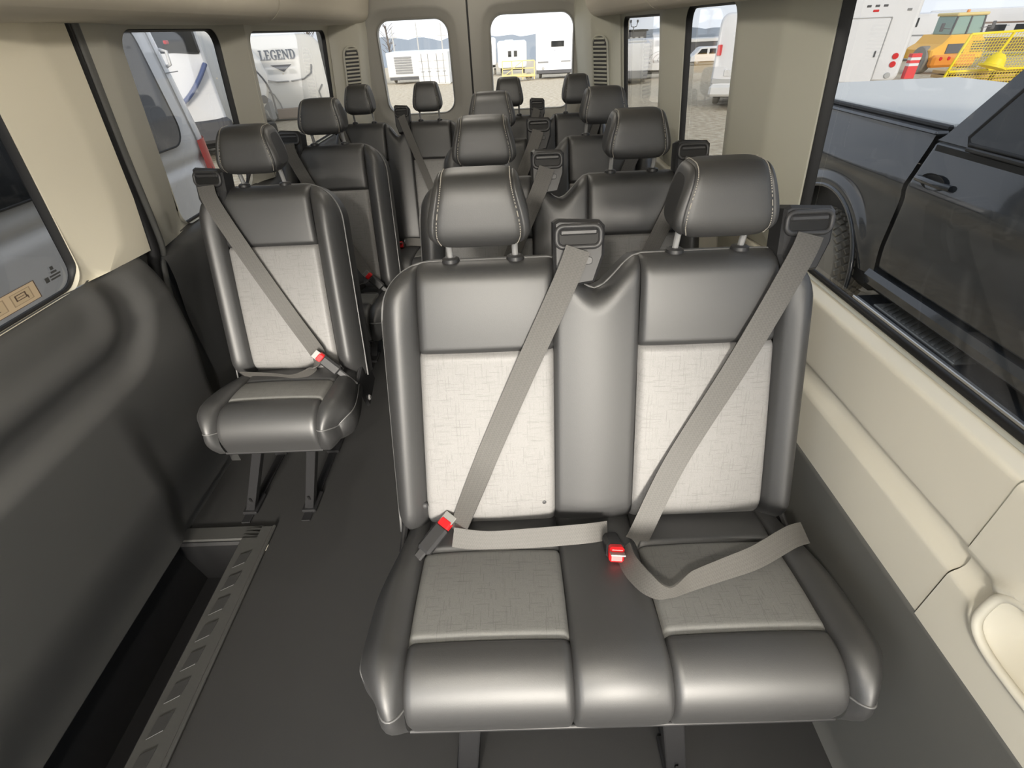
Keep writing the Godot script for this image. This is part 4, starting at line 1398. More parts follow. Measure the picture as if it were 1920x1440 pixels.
func build_truck() -> void:
	var t := thing("pickup_truck", "dark blue-black crew cab pickup truck with a grey bed cover outside the right window", "truck", Vector3(3.3, gy(-2.5), -2.4))
	var o := t.position
	var wc := Vector2(-3.72, -0.31)
	# bed side with the wheel arch
	var bm := MB.new()
	var fn := func(z: float, k: float) -> Vector3:
		var yb := -0.12
		var e := absf(z - wc.x)
		if e < 0.58: yb = maxf(yb, wc.y + sqrt(maxf(0.0, 0.58 * 0.58 - e * e)) * 1.03)
		var y := lerpf(yb, 0.735, k)
		return Vector3(truck_x(y) - 0.03 * exp(-pow((Vector2(z, y).distance_to(wc) - 0.62) / 0.06, 2.0)), y, z) - o
	bm.grid(fn, lin(-5.35, -3.025, 90), lin(0, 1, 26), Vector3(-1, 0, 0))
	bm.box(Vector3(0.09, 0.03, 2.3), Transform3D(Basis(), Vector3(2.50, 0.735, -4.19) - o), 0.012)
	obj("bed_side", bm, M.dark_paint, t)
	var lip := MB.new()
	var lp := []
	for i in 25:
		var a := PI * (0.02 + 0.96 * i / 24.0)
		lp.append(Vector3(2.375, wc.y + sin(a) * 0.575 * 1.03, wc.x + cos(a) * 0.575) - o)
	lip.tube(lp, 0.016, 6)
	obj("wheel_arch_lip", lip, M.dark_paint, t)
	part_box(t, "wheel_well", Vector3(2.50, -0.3, -4.4) - o, Vector3(2.9, 0.45, -3.1) - o, M.black, 0.05)
	# bed cover
	var cv := MB.new()
	cv.box(Vector3(1.72, 0.03, 2.28), Transform3D(Basis(), Vector3(3.42, 0.765, -4.20) - o), 0.012)
	obj("bed_cover", cv, M.tonneau, t, "grey bed cover")
	var rl := MB.new()
	rl.bar(Vector3(2.545, 0.762, -5.32) - o, Vector3(2.545, 0.762, -3.05) - o, 0.03, 0.03, Vector3.UP, 0.008)
	obj("cover_rail", rl, M.plastic, t)
	part_box(t, "far_bed_side", Vector3(4.28, -0.12, -5.35) - o, Vector3(4.40, 0.74, -3.02) - o, M.dark_paint, 0.02)
	part_box(t, "tailgate", Vector3(2.46, 0.0, -5.42) - o, Vector3(4.4, 0.73, -5.34) - o, M.dark_paint, 0.02)
	# doors
	for d in [[-3.0, -1.72, "rear_door"], [-1.70, -0.45, "front_door"]]:
		var dm := MB.new()
		var df := func(z: float, k: float) -> Vector3:
			var y := lerpf(-0.06, 0.71, k)
			var e := minf(z - d[0], d[1] - z)
			var lo := minf(y + 0.06, 0.71 - y)
			return Vector3(truck_x(y) + 0.020 * pow(1.0 - minf(e / 0.010, 1.0), 2.0) + 0.02 * pow(1.0 - minf(lo / 0.018, 1.0), 2.0), y, z) - o
		dm.grid(df, dense(d[0], d[1], 40), dense(0, 1, 30), Vector3(-1, 0, 0))
		var door := obj(d[2], dm, M.dark_paint, t)
		var hz: float = d[0] + 0.17
		var hm := MB.new()
		hm.tube([Vector3(2.385, 0.53, hz - 0.10) - o, Vector3(2.355, 0.535, hz - 0.08) - o, Vector3(2.350, 0.535, hz + 0.10) - o, Vector3(2.385, 0.53, hz + 0.13) - o], 0.019, 8, false, 0.9)
		obj("door_handle", hm, M.dark_paint, door)
		var cup := MB.new()
		cup.lathe([Vector2(0, -0.004), Vector2(0.05, -0.002), Vector2(0.062, 0.004)], Transform3D(Basis(Vector3.BACK, PI / 2).scaled(Vector3(1, 0.7, 1.5)), Vector3(2.389, 0.53, hz) - o), 18)
		obj("handle_cup", cup, M.plastic, door)
	# gap backing and sill
	var sm := MB.new()
	sm.box(Vector3(0.05, 0.75, 2.5), Transform3D(Basis(), Vector3(2.46, 0.32, -1.72) - o))
	obj("door_jamb", sm, M.black, t)
	var si := MB.new()
	si.box(Vector3(0.12, 0.12, 2.75), Transform3D(Basis(Vector3.BACK, 0.3), Vector3(2.47, -0.135, -1.72) - o), 0.03)
	obj("rocker_sill", si, M.dark_paint, t)
	# greenhouse
	var tilt := Basis(Vector3.BACK, -0.27) * Basis(Vector3.UP, -PI / 2)  # local x runs towards +z
	var base := Vector3(2.445, 0.70, -2.0) - o
	var up := MB.new()
	var cabp := PackedVector2Array([Vector2(-1.02, 0.0), Vector2(-0.99, 0.06), Vector2(-0.78, 0.44), Vector2(-0.70, 0.52), Vector2(-0.5, 0.56), Vector2(0.75, 0.56), Vector2(1.0, 0.50), Vector2(1.65, 0.0)])
	up.prism(cabp, 1.75, Transform3D(tilt, base) * Transform3D(Basis(), Vector3(0, 0, -1.75)), 0.03)
	obj("cab_roof", up, M.dark_paint, t)
	for w in [PackedVector2Array([Vector2(-0.77, 0.03), Vector2(-0.80, 0.06), Vector2(-0.66, 0.36), Vector2(-0.60, 0.42), Vector2(0.22, 0.43), Vector2(0.22, 0.03)]), PackedVector2Array([Vector2(0.32, 0.03), Vector2(0.32, 0.43), Vector2(0.85, 0.43), Vector2(1.35, 0.03)])]:
		var wm := MB.new()
		wm.prism(w, 0.010, Transform3D(tilt, base) * Transform3D(Basis(), Vector3(0, 0, 0.0)), 0.003)
		var win := obj("window", wm, M.dark_glass, t)
		var rm := MB.new()
		var ring := []
		for p in w: ring.append(Transform3D(tilt, base) * Vector3(p.x, p.y, 0.006))
		rm.tube(ring, 0.012, 6, true)
		obj("window_seal", rm, M.rubber, win)
	var belt := MB.new()
	belt.bar(Vector3(2.43, 0.712, -2.76) - o, Vector3(2.43, 0.712, -0.5) - o, 0.02, 0.022, Vector3.UP, 0.006)
	obj("belt_moulding", belt, M.plastic, t)
	# rear wheel with blocky tread
	var at := Vector3(2.49, -0.32, -3.72) - o
	var wroot := Node3D.new()
	wroot.name = "rear_wheel"
	t.add_child(wroot)
	wroot.position = at
	ext_wheel(wroot, Vector3.ZERO, 0.425, 0.28, Vector3.LEFT)
	var tr := MB.new()
	for i in 46:
		var a := TAU * i / 46
		for j in 5:
			var aa := a + (0.03 if j % 2 else -0.035)
			var xx := (j - 2) * 0.052
			var rr := 0.428 if absi(j - 2) < 2 else 0.420
			tr.box(Vector3(0.040, 0.020, 0.042), Transform3D(Basis(Vector3.RIGHT, aa) * Basis(Vector3.UP, 0.35 * (1 if j < 2 else -1)), Vector3(xx, cos(aa) * rr, sin(aa) * rr)), 0.004)
	var trd := obj("tread", tr, M.tire, wroot)
	trd.set_meta("kind", "stuff")
	# running board
	var rb := MB.new()
	rb.box(Vector3(0.20, 0.05, 2.25), Transform3D(Basis(), Vector3(2.48, -0.30, -1.93) - o), 0.02)
	var board := obj("running_board", rb, M.dark_paint, t)
	var pad := MB.new()
	pad.box(Vector3(0.13, 0.012, 0.72), Transform3D(Basis(), Vector3(2.485, -0.273, -2.53) - o), 0.004)
	obj("step_pad", pad, M.steel_dull, board)
	for i in 16:
		var rib := MB.new()
		rib.box(Vector3(0.115, 0.006, 0.014), Transform3D(Basis(Vector3.UP, 0.5), Vector3(2.485, -0.265, -2.85 + i * 0.042) - o), 0.002)
		obj("grip_rib", rib, M.steel_dull, board)
	var eb := MB.new()
	eb.bar(Vector3(2.382, -0.285, -3.05) - o, Vector3(2.382, -0.285, -0.8) - o, 0.012, 0.02, Vector3.UP, 0.004)
	obj("edge_trim", eb, M.steel, board)
	part_box(t, "chassis", Vector3(2.7, -0.4, -5.2) - o, Vector3(4.1, -0.05, 1.5) - o, M.black, 0.05)
	part_box(t, "bonnet", Vector3(2.5, -0.1, -0.44) - o, Vector3(4.3, 0.62, 1.1) - o, M.dark_paint, 0.1)
	for p in [[2.575, 0.55], [4.2, 0.55], [4.2, -3.72]]: ext_wheel(t, Vector3(p[0], gy(p[1]) + 0.42, p[1]) - o, 0.42, 0.28, Vector3.LEFT)

func rounded_body(parent: Node3D, called: String, lo: Vector3, hi: Vector3, r: float, m: Material, lean := 0.0) -> void:
	# a vehicle body whose end wall faces +z, its outline rounded; lean pulls the top of the end wall back
	var mb := MB.new()
	var poly := rrect(hi.x - lo.x, hi.y - lo.y, r, 5)
	var k := poly.size()
	var fn := func(i: float, j: float) -> Vector3:
		var p: Vector2 = poly[int(i) % k]
		var f := (p.y + (hi.y - lo.y) / 2) / (hi.y - lo.y)
		var s: float = [1.0, 1.0, 0.985, 0.94][int(j)]
		var z: float = [lo.z, hi.z - 0.14, hi.z - 0.04, hi.z][int(j)] - (lean * f * f if int(j) > 0 else 0.0)
		return Vector3((lo.x + hi.x) / 2 + p.x * s, (lo.y + hi.y) / 2 + p.y * s, z)
	mb.grid(fn, lin(0, k, k), lin(0, 3, 3), Vector3.ZERO, true)
	var face := func(i: float, j: float) -> Vector3:
		var p: Vector2 = poly[int(i) % k] * 0.94 * j
		var f := (p.y + (hi.y - lo.y) / 2) / (hi.y - lo.y)
		return Vector3((lo.x + hi.x) / 2 + p.x, (lo.y + hi.y) / 2 + p.y, hi.z - lean * f * f + 0.05 * (1.0 - j * j))
	mb.grid(face, lin(0, k, k), lin(0.02, 1, 6), Vector3(0, 0, 1))
	obj(called, mb, m, parent)

func rv(called: String, label: String, cat: String, lo: Vector3, hi: Vector3, r := 0.25, lean := 0.0, paint: Material = null) -> Node3D:
	# at is the middle of the end wall on the ground; returned node's parts use coordinates relative to it
	var at := Vector3((lo.x + hi.x) / 2, gy(hi.z), hi.z)
	var t := thing(called, label, cat, at)
	t.rotation.y = -atan2(at.x, -at.z)
	rounded_body(t, "body", lo - at, hi - at, r, paint if paint else M.white_paint, lean)
	var w := hi.x - lo.x
	part_box(t, "chassis", Vector3(-w * 0.42, lo.y - at.y - 0.25, lo.z - at.z + 0.2), Vector3(w * 0.42, lo.y - at.y, -0.5), M.black, 0.03)
	for s in [-1.0, 1.0]:
		for q in [0.35, 0.6]:
			var zz := lerpf(-0.5, lo.z - at.z, q)
			ext_wheel(t, Vector3(s * w * 0.40, gy(at.z + zz) - at.y + 0.36, zz), 0.36, 0.24)
	return t

func build_far() -> void:
	# ---- behind the rear doors
	var c := thing("shipping_container", "white shipping container with locking bars seen through the left rear window", "container", Vector3(-6.78, gy(-54), -54))
	part_box(c, "box", Vector3(-1.46, 0.02, -6.0), Vector3(1.46, 2.62, 0.0), M.white_dull, 0.05)
	for s in [-1.0, 1.0]:
		var d := part_box(c, "door", Vector3(s * 0.71 - 0.66, 0.15, 0.0), Vector3(s * 0.71 + 0.66, 2.5, 0.06), M.white_dull, 0.02)
		for q in [-0.3, 0.3]:
			var lb := MB.new()
			lb.tube([Vector3(s * 0.71 + q, 0.15, 0.09), Vector3(s * 0.71 + q, 2.5, 0.09)], 0.03, 6)
			lb.box(Vector3(0.3, 0.06, 0.03), Transform3D(Basis(), Vector3(s * 0.71 + q, 1.1, 0.1)), 0.01)
			obj("locking_bar", lb, M.grey_mid, d)
		for y in [0.7, 1.3, 1.9]:
			part_box(d, "rib", Vector3(s * 0.71 - 0.6, y, 0.05), Vector3(s * 0.71 + 0.6, y + 0.06, 0.08), M.grey_light, 0.01)
	var b2 := thing("cargo_trailer", "white trailer with a grey louvred end left of the shipping container", "trailer", Vector3(-10.6, gy(-60), -60))
	part_box(b2, "body", Vector3(-1.7, 0.6, -5.0), Vector3(2.1, 2.75, 0.0), M.white_dull, 0.06)
	for k in 7: part_box(b2, "louvre", Vector3(-0.9, 0.9 + k * 0.22, 0.0), Vector3(0.9, 1.06 + k * 0.22, 0.08), M.grey_mid, 0.01)
	part_box(b2, "bumper", Vector3(-1.6, 0.35, -0.2), Vector3(2.0, 0.6, 0.05), M.grey_dark, 0.03)
	for s in [-1.0, 1.0]: ext_wheel(b2, Vector3(s * 1.4, 0.4, -2.0), 0.42, 0.25)
	var r1 := rv("travel_trailer", "white travel trailer at the left edge of the left rear window", "trailer", Vector3(-15.6, -2.1, -66), Vector3(-12.95, 0.15, -59.5), 0.2)
	part_box(r1, "window", Vector3(-0.4, 2.2, 0.03), Vector3(0.4, 2.7, 0.06), M.dark_glass, 0.02)
	for p in [[-12.82, 1.53], [-10.0, 1.8], [-7.22, 1.7]]:
		var ps := thing("utility_pole", ["thin utility pole at the left of the left rear window", "thin tall utility pole in the middle of the left rear window", "thin utility pole above the shipping container"][[-12.82, -10.0, -7.22].find(p[0])], "pole", Vector3(p[0], gy(-68), -68))
		var pm := MB.new()
		pm.lathe([Vector2(0.10, 0), Vector2(0.07, p[1] * 2 + 2.0), Vector2(0, p[1] * 2 + 2.0)], Transform3D(), 8)
		obj("mast", pm, M.grey_light, ps)
		part_box(ps, "crossarm", Vector3(-0.5, 4.2, -0.05), Vector3(0.5, 4.3, 0.05), M.grey_light, 0.01)
	var r2 := rv("motorhome", "tall white motorhome end with a small dark window in the right rear window", "motorhome", Vector3(2.9, -2.3, -61), Vector3(6.5, 0.98, -55), 0.25)
	part_box(r2, "window", Vector3(-0.35, 2.55, 0.04), Vector3(0.85, 3.0, 0.08), M.dark_glass, 0.03)
	part_box(r2, "stripe", Vector3(-1.6, 1.32, 0.02), Vector3(-0.6, 1.44, 0.055), M.grey_mid, 0.01)
	part_box(r2, "stripe", Vector3(0.6, 1.36, 0.02), Vector3(1.5, 1.46, 0.055), M.grey_mid, 0.01)
	part_box(r2, "bumper", Vector3(-1.75, 0.45, -0.1), Vector3(1.75, 0.75, 0.12), M.grey_dark, 0.04)
	disc(r2, "lamp", Vector3(-1.1, 0.9, 0.06), 0.12, 0.03, M.grey_light)
	var r3 := rv("travel_trailer", "long low white trailer in the middle distance of the right rear window", "trailer", Vector3(-0.9, -2.75, -75), Vector3(2.6, -0.1, -70), 0.2)
	part_box(r3, "roof_unit", Vector3(-0.9, 3.3, -2.5), Vector3(0.2, 3.55, -1.2), M.white_dull, 0.08)
	for x in [-0.5, 0.2]: part_box(r3, "window", Vector3(x, 1.9, 0.04), Vector3(x + 0.4, 2.5, 0.08), M.dark_glass, 0.02)
	var r4 := rv("travel_trailer", "white trailer at the left edge of the right rear window", "trailer", Vector3(-3.4, -2.6, -79), Vector3(-1.1, 0.25, -74), 0.2)
	part_box(r4, "window", Vector3(-0.5, 1.8, 0.04), Vector3(0.5, 2.4, 0.08), M.dark_glass, 0.02)
	var yt := thing("equipment_trailer", "pale yellow steel equipment frame in front of the motorhome, right rear window", "trailer", Vector3(1.2, gy(-54), -54))
	var ym := MB.new()
	for x in [-1.5, -0.6, 0.4, 1.5]: ym.bar(Vector3(x, 0.1, 0), Vector3(x, 1.6, 0), 0.08, 0.08, Vector3.BACK, 0.01)
	for y in [0.35, 1.0, 1.6]: ym.bar(Vector3(-1.5, y, 0), Vector3(1.5, y, 0), 0.08, 0.08, Vector3.UP, 0.01)
	ym.bar(Vector3(-1.5, 0.35, 0), Vector3(0.4, 1.6, 0), 0.06, 0.06, Vector3.UP, 0.01)
	obj("frame", ym, M.yellow_pale, yt)
	part_box(yt, "bed", Vector3(-1.6, 0.35, -1.8), Vector3(1.6, 0.5, 0.1), M.yellow_pale, 0.03)
	for s in [-1.0, 1.0]: ext_wheel(yt, Vector3(s * 1.0, 0.3, -0.6), 0.32, 0.2, Vector3.BACK)
	# ---- right windows
	var r5 := rv("cargo_trailer", "white enclosed trailer with a grey lower half in the rearmost right window", "trailer", Vector3(7.6, -1.6, -46), Vector3(9.95, 0.10, -40), 0.16)
	part_box(r5, "lower_panel", Vector3(-1.15, 0.32, -5.5), Vector3(1.15, 0.86, 0.02), M.grey_mid, 0.05)
	part_box(r5, "roof_cap", Vector3(-1.0, 2.42, -4), Vector3(0.9, 2.55, -0.2), M.white_dull, 0.05)
	var r6 := rv("motorhome", "white motorhome with dark swirl graphics in the rearmost right window", "motorhome", Vector3(9.7, -2.0, -49), Vector3(14.4, 0.12, -46), 0.2)
	for k in 3:
		var sw := MB.new()
		var pts := []
		for i in 22:
			var a := -0.4 + i * 0.19
			pts.append(Vector3(0.6 + cos(a) * (0.5 + 0.35 * k), 1.30 + sin(a) * (0.28 + 0.16 * k), 0.04))
		sw.tube(pts, 0.05, 5, false, 0.4)
		obj("swirl_graphic", sw, [M.grey_dark, M.brown, M.grey_mid][k], r6)
	part_box(r6, "window", Vector3(-1.6, 1.75, 0.03), Vector3(-0.9, 2.15, 0.07), M.brown, 0.02)
	var bd := thing("building", "grey square building on the skyline in the rearmost right window", "building", Vector3(20.1, gy(-90), -90))
	part_box(bd, "walls", Vector3(-1.5, 0, -3), Vector3(1.5, 4.3, 0), M.grey_dark, 0.05)
	part_box(bd, "roof", Vector3(-1.7, 4.3, -3.1), Vector3(1.7, 4.5, 0.15), M.black, 0.03)
	for x in [-1.0, -0.2, 0.6]: part_box(bd, "window", Vector3(x, 3.0, 0.0), Vector3(x + 0.5, 3.6, 0.04), M.grey_light, 0.01)
	var lm := thing("street_lamp", "twin-arm street lamp on the skyline in the rearmost right window", "street lamp", Vector3(17.4, gy(-80), -80))
	var lmm := MB.new()
	lmm.tube([Vector3(0, 0, 0), Vector3(0, 4.6, 0)], 0.06, 6)
	obj("mast", lmm, M.grey_dark, lm)
	for s in [-1.0, 1.0]:
		var am := MB.new()
		am.tube([Vector3(0, 4.5, 0), Vector3(s * 0.35, 4.6, 0), Vector3(s * 0.45, 5.0, 0)], 0.05, 6)
		obj("arm", am, M.grey_dark, lm)
		part_box(lm, "lamp_head", Vector3(s * 0.45 - 0.12, 5.0, -0.1), Vector3(s * 0.45 + 0.12, 5.3, 0.1), M.grey_dark, 0.04)
	var wv := thing("panel_van", "small distant white van seen from its side in the narrow right window", "van", Vector3(26.6, gy(-75), -75))
	var vb := MB.new()
	vb.prism(PackedVector2Array([Vector2(-2.5, 0.4), Vector2(-2.5, 0.95), Vector2(-2.1, 1.15), Vector2(-1.4, 1.85), Vector2(-1.1, 1.95), Vector2(2.6, 1.95), Vector2(2.7, 0.4)]), 1.8, Transform3D(Basis(), Vector3(0, 0, -1.8)), 0.08)
	obj("body", vb, M.white_paint, wv)
	var vw := MB.new()
	vw.prism(PackedVector2Array([Vector2(-1.75, 1.2), Vector2(-1.25, 1.75), Vector2(-0.5, 1.75), Vector2(-0.5, 1.2)]), 0.03, Transform3D(Basis(), Vector3(0, 0, 0.0)), 0.005)
	obj("window", vw, M.dark_glass, wv)
	part_box(wv, "window", Vector3(-0.2, 1.2, 0), Vector3(2.3, 1.75, 0.03), M.dark_glass, 0.01)
	for x in [-1.6, 1.7]: ext_wheel(wv, Vector3(x, 0.35, -0.2), 0.36, 0.24, Vector3.BACK)
	var db := thing("storage_building", "long dark grey storage building behind the distant white van", "building", Vector3(31.5, gy(-88), -88))
	part_box(db, "walls", Vector3(-6, 0, -5), Vector3(6, 2.6, 0), M.grey_dark, 0.05)
	part_box(db, "roof", Vector3(-6.2, 2.6, -5.1), Vector3(6.2, 3.0, 0.2), M.white_dull, 0.05)
	# camper van, rear end
	var cv := rv("camper_van", "white camper van rear with a red tail lamp in the narrow right window", "camper van", Vector3(7.68, -0.98, -26.5), Vector3(9.9, 1.42, -21.0), 0.30, 0.25)
	part_box(cv, "tail_lamp", Vector3(-1.06, 1.72, -0.08), Vector3(-0.90, 2.05, 0.02), M.red_lamp, 0.02)
	part_box(cv, "bumper", Vector3(-1.12, 0.42, -0.15), Vector3(1.12, 0.80, 0.14), M.white_dull, 0.08)
	part_box(cv, "number_plate", Vector3(-0.68, 1.08, 0.02), Vector3(-0.32, 1.28, 0.05), M.white_dull, 0.01)
	part_box(cv, "door_frame", Vector3(-0.17, 1.0, 0.0), Vector3(-0.12, 2.2, 0.035), M.grey_dark, 0.01)
	part_box(cv, "marker_lamp", Vector3(-0.55, 2.78, -0.25), Vector3(-0.45, 2.84, -0.18), M.grey_dark, 0.01)
	part_box(cv, "lower_trim", Vector3(-1.1, 0.82, -0.1), Vector3(1.1, 1.02, 0.02), M.grey_light, 0.04)
	# big trailer with a rear door
	var bt := rv("travel_trailer", "large white trailer with a rear door and round red lamps behind the pickup", "trailer", Vector3(9.85, -0.62, -26), Vector3(12.85, 2.05, -19.0), 0.22)
	var zt := 0.055
	var dr := part_box(bt, "door", Vector3(-0.56, 0.85, 0.0), Vector3(0.80, 2.55, zt + 0.015), M.white_paint, 0.02)
	part_box(dr, "handle", Vector3(0.66, 1.55, zt), Vector3(0.70, 1.72, zt + 0.05), M.grey_dark, 0.01)
	var fm := MB.new()
	var ring := []
	for p in rrect(1.42, 1.76, 0.03, 3, Vector2(0.12, 1.70)): ring.append(Vector3(p.x, p.y, zt + 0.004))
	fm.tube(ring, 0.012, 5, true)
	obj("door_seal", fm, M.grey_light, dr)
	for k in 2: disc(bt, "tail_lamp", Vector3(1.26, 1.35 + k * 0.22, 0.02), 0.085, 0.03, M.red_lamp)
	disc(bt, "reverse_lamp", Vector3(1.22, 1.05, 0.02), 0.085, 0.03, M.grey_light)
	for k in 4: part_box(bt, "reflector", Vector3(-0.70 + k * 0.36, 0.64, 0.02), Vector3(-0.56 + k * 0.36, 0.68, 0.05), M.red_lamp, 0.005)
	for k in 3: part_box(bt, "roof_marker", Vector3(0.05 + k * 0.22, 2.84, 0.0), Vector3(0.17 + k * 0.22, 2.90, 0.04), M.grey_dark, 0.005)
	for x in [-1.2, 1.2]: part_box(bt, "corner_marker", Vector3(x - 0.06, 2.72, -0.02), Vector3(x + 0.06, 2.78, 0.03), M.grey_mid, 0.005)
	part_box(bt, "brake_lamp", Vector3(0.25, 2.72, 0.02), Vector3(0.41, 2.78, 0.05), M.red_lamp, 0.01)
	part_box(bt, "spare_wheel_carrier", Vector3(0.1, -0.02, -1.2), Vector3(0.6, 0.35, -0.8), M.black, 0.05)
	# barricade
	var bc := thing("barricade_post", "red and white striped barricade post between the white trailer and the yellow loader", "barricade", Vector3(23.5, gy(-33), -33))
	for k in 5: part_box(bc, "red_band" if k % 2 == 0 else "white_band", Vector3(-0.28, [0.0, 0.62, 0.76, 0.90, 1.04][k], -0.15), Vector3(0.28, [0.62, 0.76, 0.90, 1.04, 1.22][k], 0.15), M.red_paint if k % 2 == 0 else M.white_paint, 0.01)
	# trailers behind the loader
	var r7 := rv("travel_trailer", "white and grey trailer with a sloped front left of the yellow loader", "trailer", Vector3(36, -1.95, -62), Vector3(43, 0.80, -55), 0.5)
	part_box(r7, "window", Vector3(-2.2, 2.7, 0.03), Vector3(-1.0, 3.4, 0.08), M.dark_glass, 0.04)
	part_box(r7, "stripe", Vector3(-3.2, 2.0, 0.02), Vector3(0.2, 2.12, 0.06), M.grey_mid, 0.01)
	part_box(r7, "lower_panel", Vector3(0.3, 1.1, 0.02), Vector3(3.0, 2.2, 0.07), M.grey_light, 0.05)
	var r8 := rv("motorhome", "long pale motorhome with dark windows at the far right of the yard", "motorhome", Vector3(44, -2.0, -64), Vector3(58, 0.90, -60), 0.3)
	part_box(r8, "stripe", Vector3(-6.5, 2.75, 0.03), Vector3(6.5, 2.9, 0.07), M.brown, 0.01)
	for x in [-3.6, -1.6, 0.6, 3.2]: part_box(r8, "window", Vector3(x, 2.0, 0.03), Vector3(x + 1.5, 2.65, 0.08), M.dark_glass, 0.03)
	part_box(r8, "lower_panel", Vector3(-6.6, 0.4, 0.02), Vector3(6.6, 1.6, 0.06), M.brown, 0.05)
	# loader
	var ld := thing("wheel_loader", "yellow wheel loader with a glass cab behind the yellow cage", "loader", Vector3(28.4, gy(-36), -36))
	var lb := MB.new()
	lb.prism(PackedVector2Array([Vector2(-1.75, 0.75), Vector2(-1.85, 1.25), Vector2(-1.3, 1.55), Vector2(-0.95, 2.0), Vector2(0.9, 2.0), Vector2(1.25, 1.7), Vector2(1.5, 0.75)]), 2.6, Transform3D(Basis(), Vector3(0, 0, -2.6)), 0.10)
	obj("body", lb, M.yellow_paint, ld)
	part_box(ld, "counterweight", Vector3(-1.78, 0.35, -0.2), Vector3(0.9, 1.0, 0.35), M.orange_paint, 0.14)
	part_box(ld, "grille", Vector3(-1.0, 1.05, -0.1), Vector3(0.1, 1.55, 0.06), M.grey_dark, 0.02)
	for k in 5: part_box(ld, "grille_slat", Vector3(0.5, 1.1 + k * 0.12, 0.0), Vector3(1.3, 1.16 + k * 0.12, 0.05), M.grey_dark, 0.005)
	for x in [-1.35, -0.85]: disc(ld, "tail_lamp", Vector3(x, 0.82, 0.34), 0.10, 0.04, M.red_lamp)
	var cab := part_box(ld, "cab", Vector3(-0.75, 1.95, -2.1), Vector3(1.15, 2.95, -0.5), M.cab_glass, 0.08)
	for x in [-0.78, 0.2, 1.15]:
		var pm := MB.new()
		pm.bar(Vector3(x, 1.9, -0.46), Vector3(x * 0.86, 2.98, -0.5), 0.09, 0.09, Vector3.BACK, 0.02)
		obj("pillar", pm, M.grey_dark, cab)
	part_box(ld, "cab_roof", Vector3(-0.8, 2.92, -2.2), Vector3(1.15, 3.08, -0.4), M.yellow_pale, 0.05)
	disc(ld, "beacon", Vector3(0.2, 3.1, -1.0), 0.09, 0.12, M.orange_paint, Vector3.UP)
	for s in [-1.0, 1.0]:
		var mr := MB.new()
		mr.bar(Vector3(s * 0.95, 2.3, -0.4), Vector3(s * 1.55, 2.35, -0.3), 0.04, 0.04)
		mr.box(Vector3(0.22, 0.42, 0.08), Transform3D(Basis(), Vector3(s * 1.55 , 2.4, -0.3)), 0.03)
		obj("mirror", mr, M.grey_dark, ld)
	for s in [-1.0, 1.0]: ext_wheel(ld, Vector3(s * 1.55 - 0.1, 0.72, -0.9), 0.74, 0.55)
	# cage and pallets
	var cg := thing("mesh_cage", "bright yellow mesh cage panel standing behind the pickup bed", "cage", Vector3(17.0, gy(-20), -20))
	var fr := [[Vector3(-1.65, 0, 0), Vector3(-1.10, 2.02, 0)], [Vector3(-1.10, 2.02, 0), Vector3(2.9, 2.10, 0)], [Vector3(-1.65, 0.02, 0), Vector3(2.6, 0.02, 0)], [Vector3(-1.40, 0.95, 0), Vector3(2.7, 0.98, 0)], [Vector3(-0.05, 0.95, 0), Vector3(0.35, 2.04, 0)], [Vector3(1.2, 0.02, 0), Vector3(1.5, 2.05, 0)]]
	for f in fr:
		var m := MB.new()
		m.bar(f[0], f[1], 0.07, 0.07, Vector3.BACK, 0.012)
		obj("rail", m, M.yellow_bright, cg)
	var mesh := MB.new()
	for i in 44:
		var x := -1.62 + i * 0.1
		var top := 2.02 + x * 0.01
		mesh.bar(Vector3(x, 0.02 if x > -1.6 else 0.2, 0), Vector3(x + 0.5, top, 0), 0.014, 0.01, Vector3.BACK)
	for i in 24: mesh.bar(Vector3(-1.62 + i * 0.023, 0.05 + i * 0.083, 0), Vector3(2.7, 0.05 + i * 0.083, 0), 0.012, 0.01, Vector3.BACK)
	var ms := obj("wire_mesh", mesh, M.yellow_bright, cg)
	ms.set_meta("kind", "stuff")
	var bu := MB.new()
	bu.lathe([Vector2(0.0, 0.36), Vector2(0.16, 0.32), Vector2(0.26, 0.18), Vector2(0.30, 0.0), Vector2(0.42, -0.02), Vector2(0.42, -0.08), Vector2(0, -0.08)], Transform3D(Basis(Vector3.BACK, -0.25), Vector3(17.0 - 0.30, gy(-20) + 1.14, -19.5)), 20)
	tag(obj("float_cover", bu, M.yellow_bright), "bright yellow domed cover hanging on the mesh cage", "cover")
	for k in 2:
		var pt := thing("pallet_stack", ["tan wooden pallets stacked inside the yellow cage, left stack", "tan wooden pallets stacked behind the cage at the right"][k], "pallet", Vector3(16.6 + k * 1.6, gy(-20.6), -20.7))
		for j in 7: part_box(pt, "board", Vector3(-0.65, 0.02 + j * 0.14, -0.5), Vector3(0.75, 0.12 + j * 0.14, 0.5), M.wood, 0.015)
	# ---- left windows
	var sr := rv("travel_trailer", "silver trailer with a blue swoosh just behind the white passenger van", "trailer", Vector3(-9.6, -0.75, -17.4), Vector3(-7.05, 2.0, -13.5), 0.35, 0.5)
	var sw2 := MB.new()
	var pts2 := []
	for i in 12: pts2.append(Vector3(0.15 + i * 0.095, 1.30 + pow(i / 11.0, 1.6) * 0.85, 0.06 - pow((1.30 - 0.6 + pow(i / 11.0, 1.6) * 0.85) / 2.75, 2.0) * 0.5 + 0.02))
	sw2.tube(pts2, 0.17, 6, false, 0.3)
	obj("swoosh_graphic", sw2, M.blue_paint, sr)
	part_box(sr, "lower_panel", Vector3(-1.3, 0.45, -0.3), Vector3(1.35, 1.0, 0.06), M.grey_dark, 0.08)
	part_box(sr, "windscreen", Vector3(0.0, 2.35, -0.32), Vector3(1.2, 2.85, -0.19), M.dark_glass, 0.05)
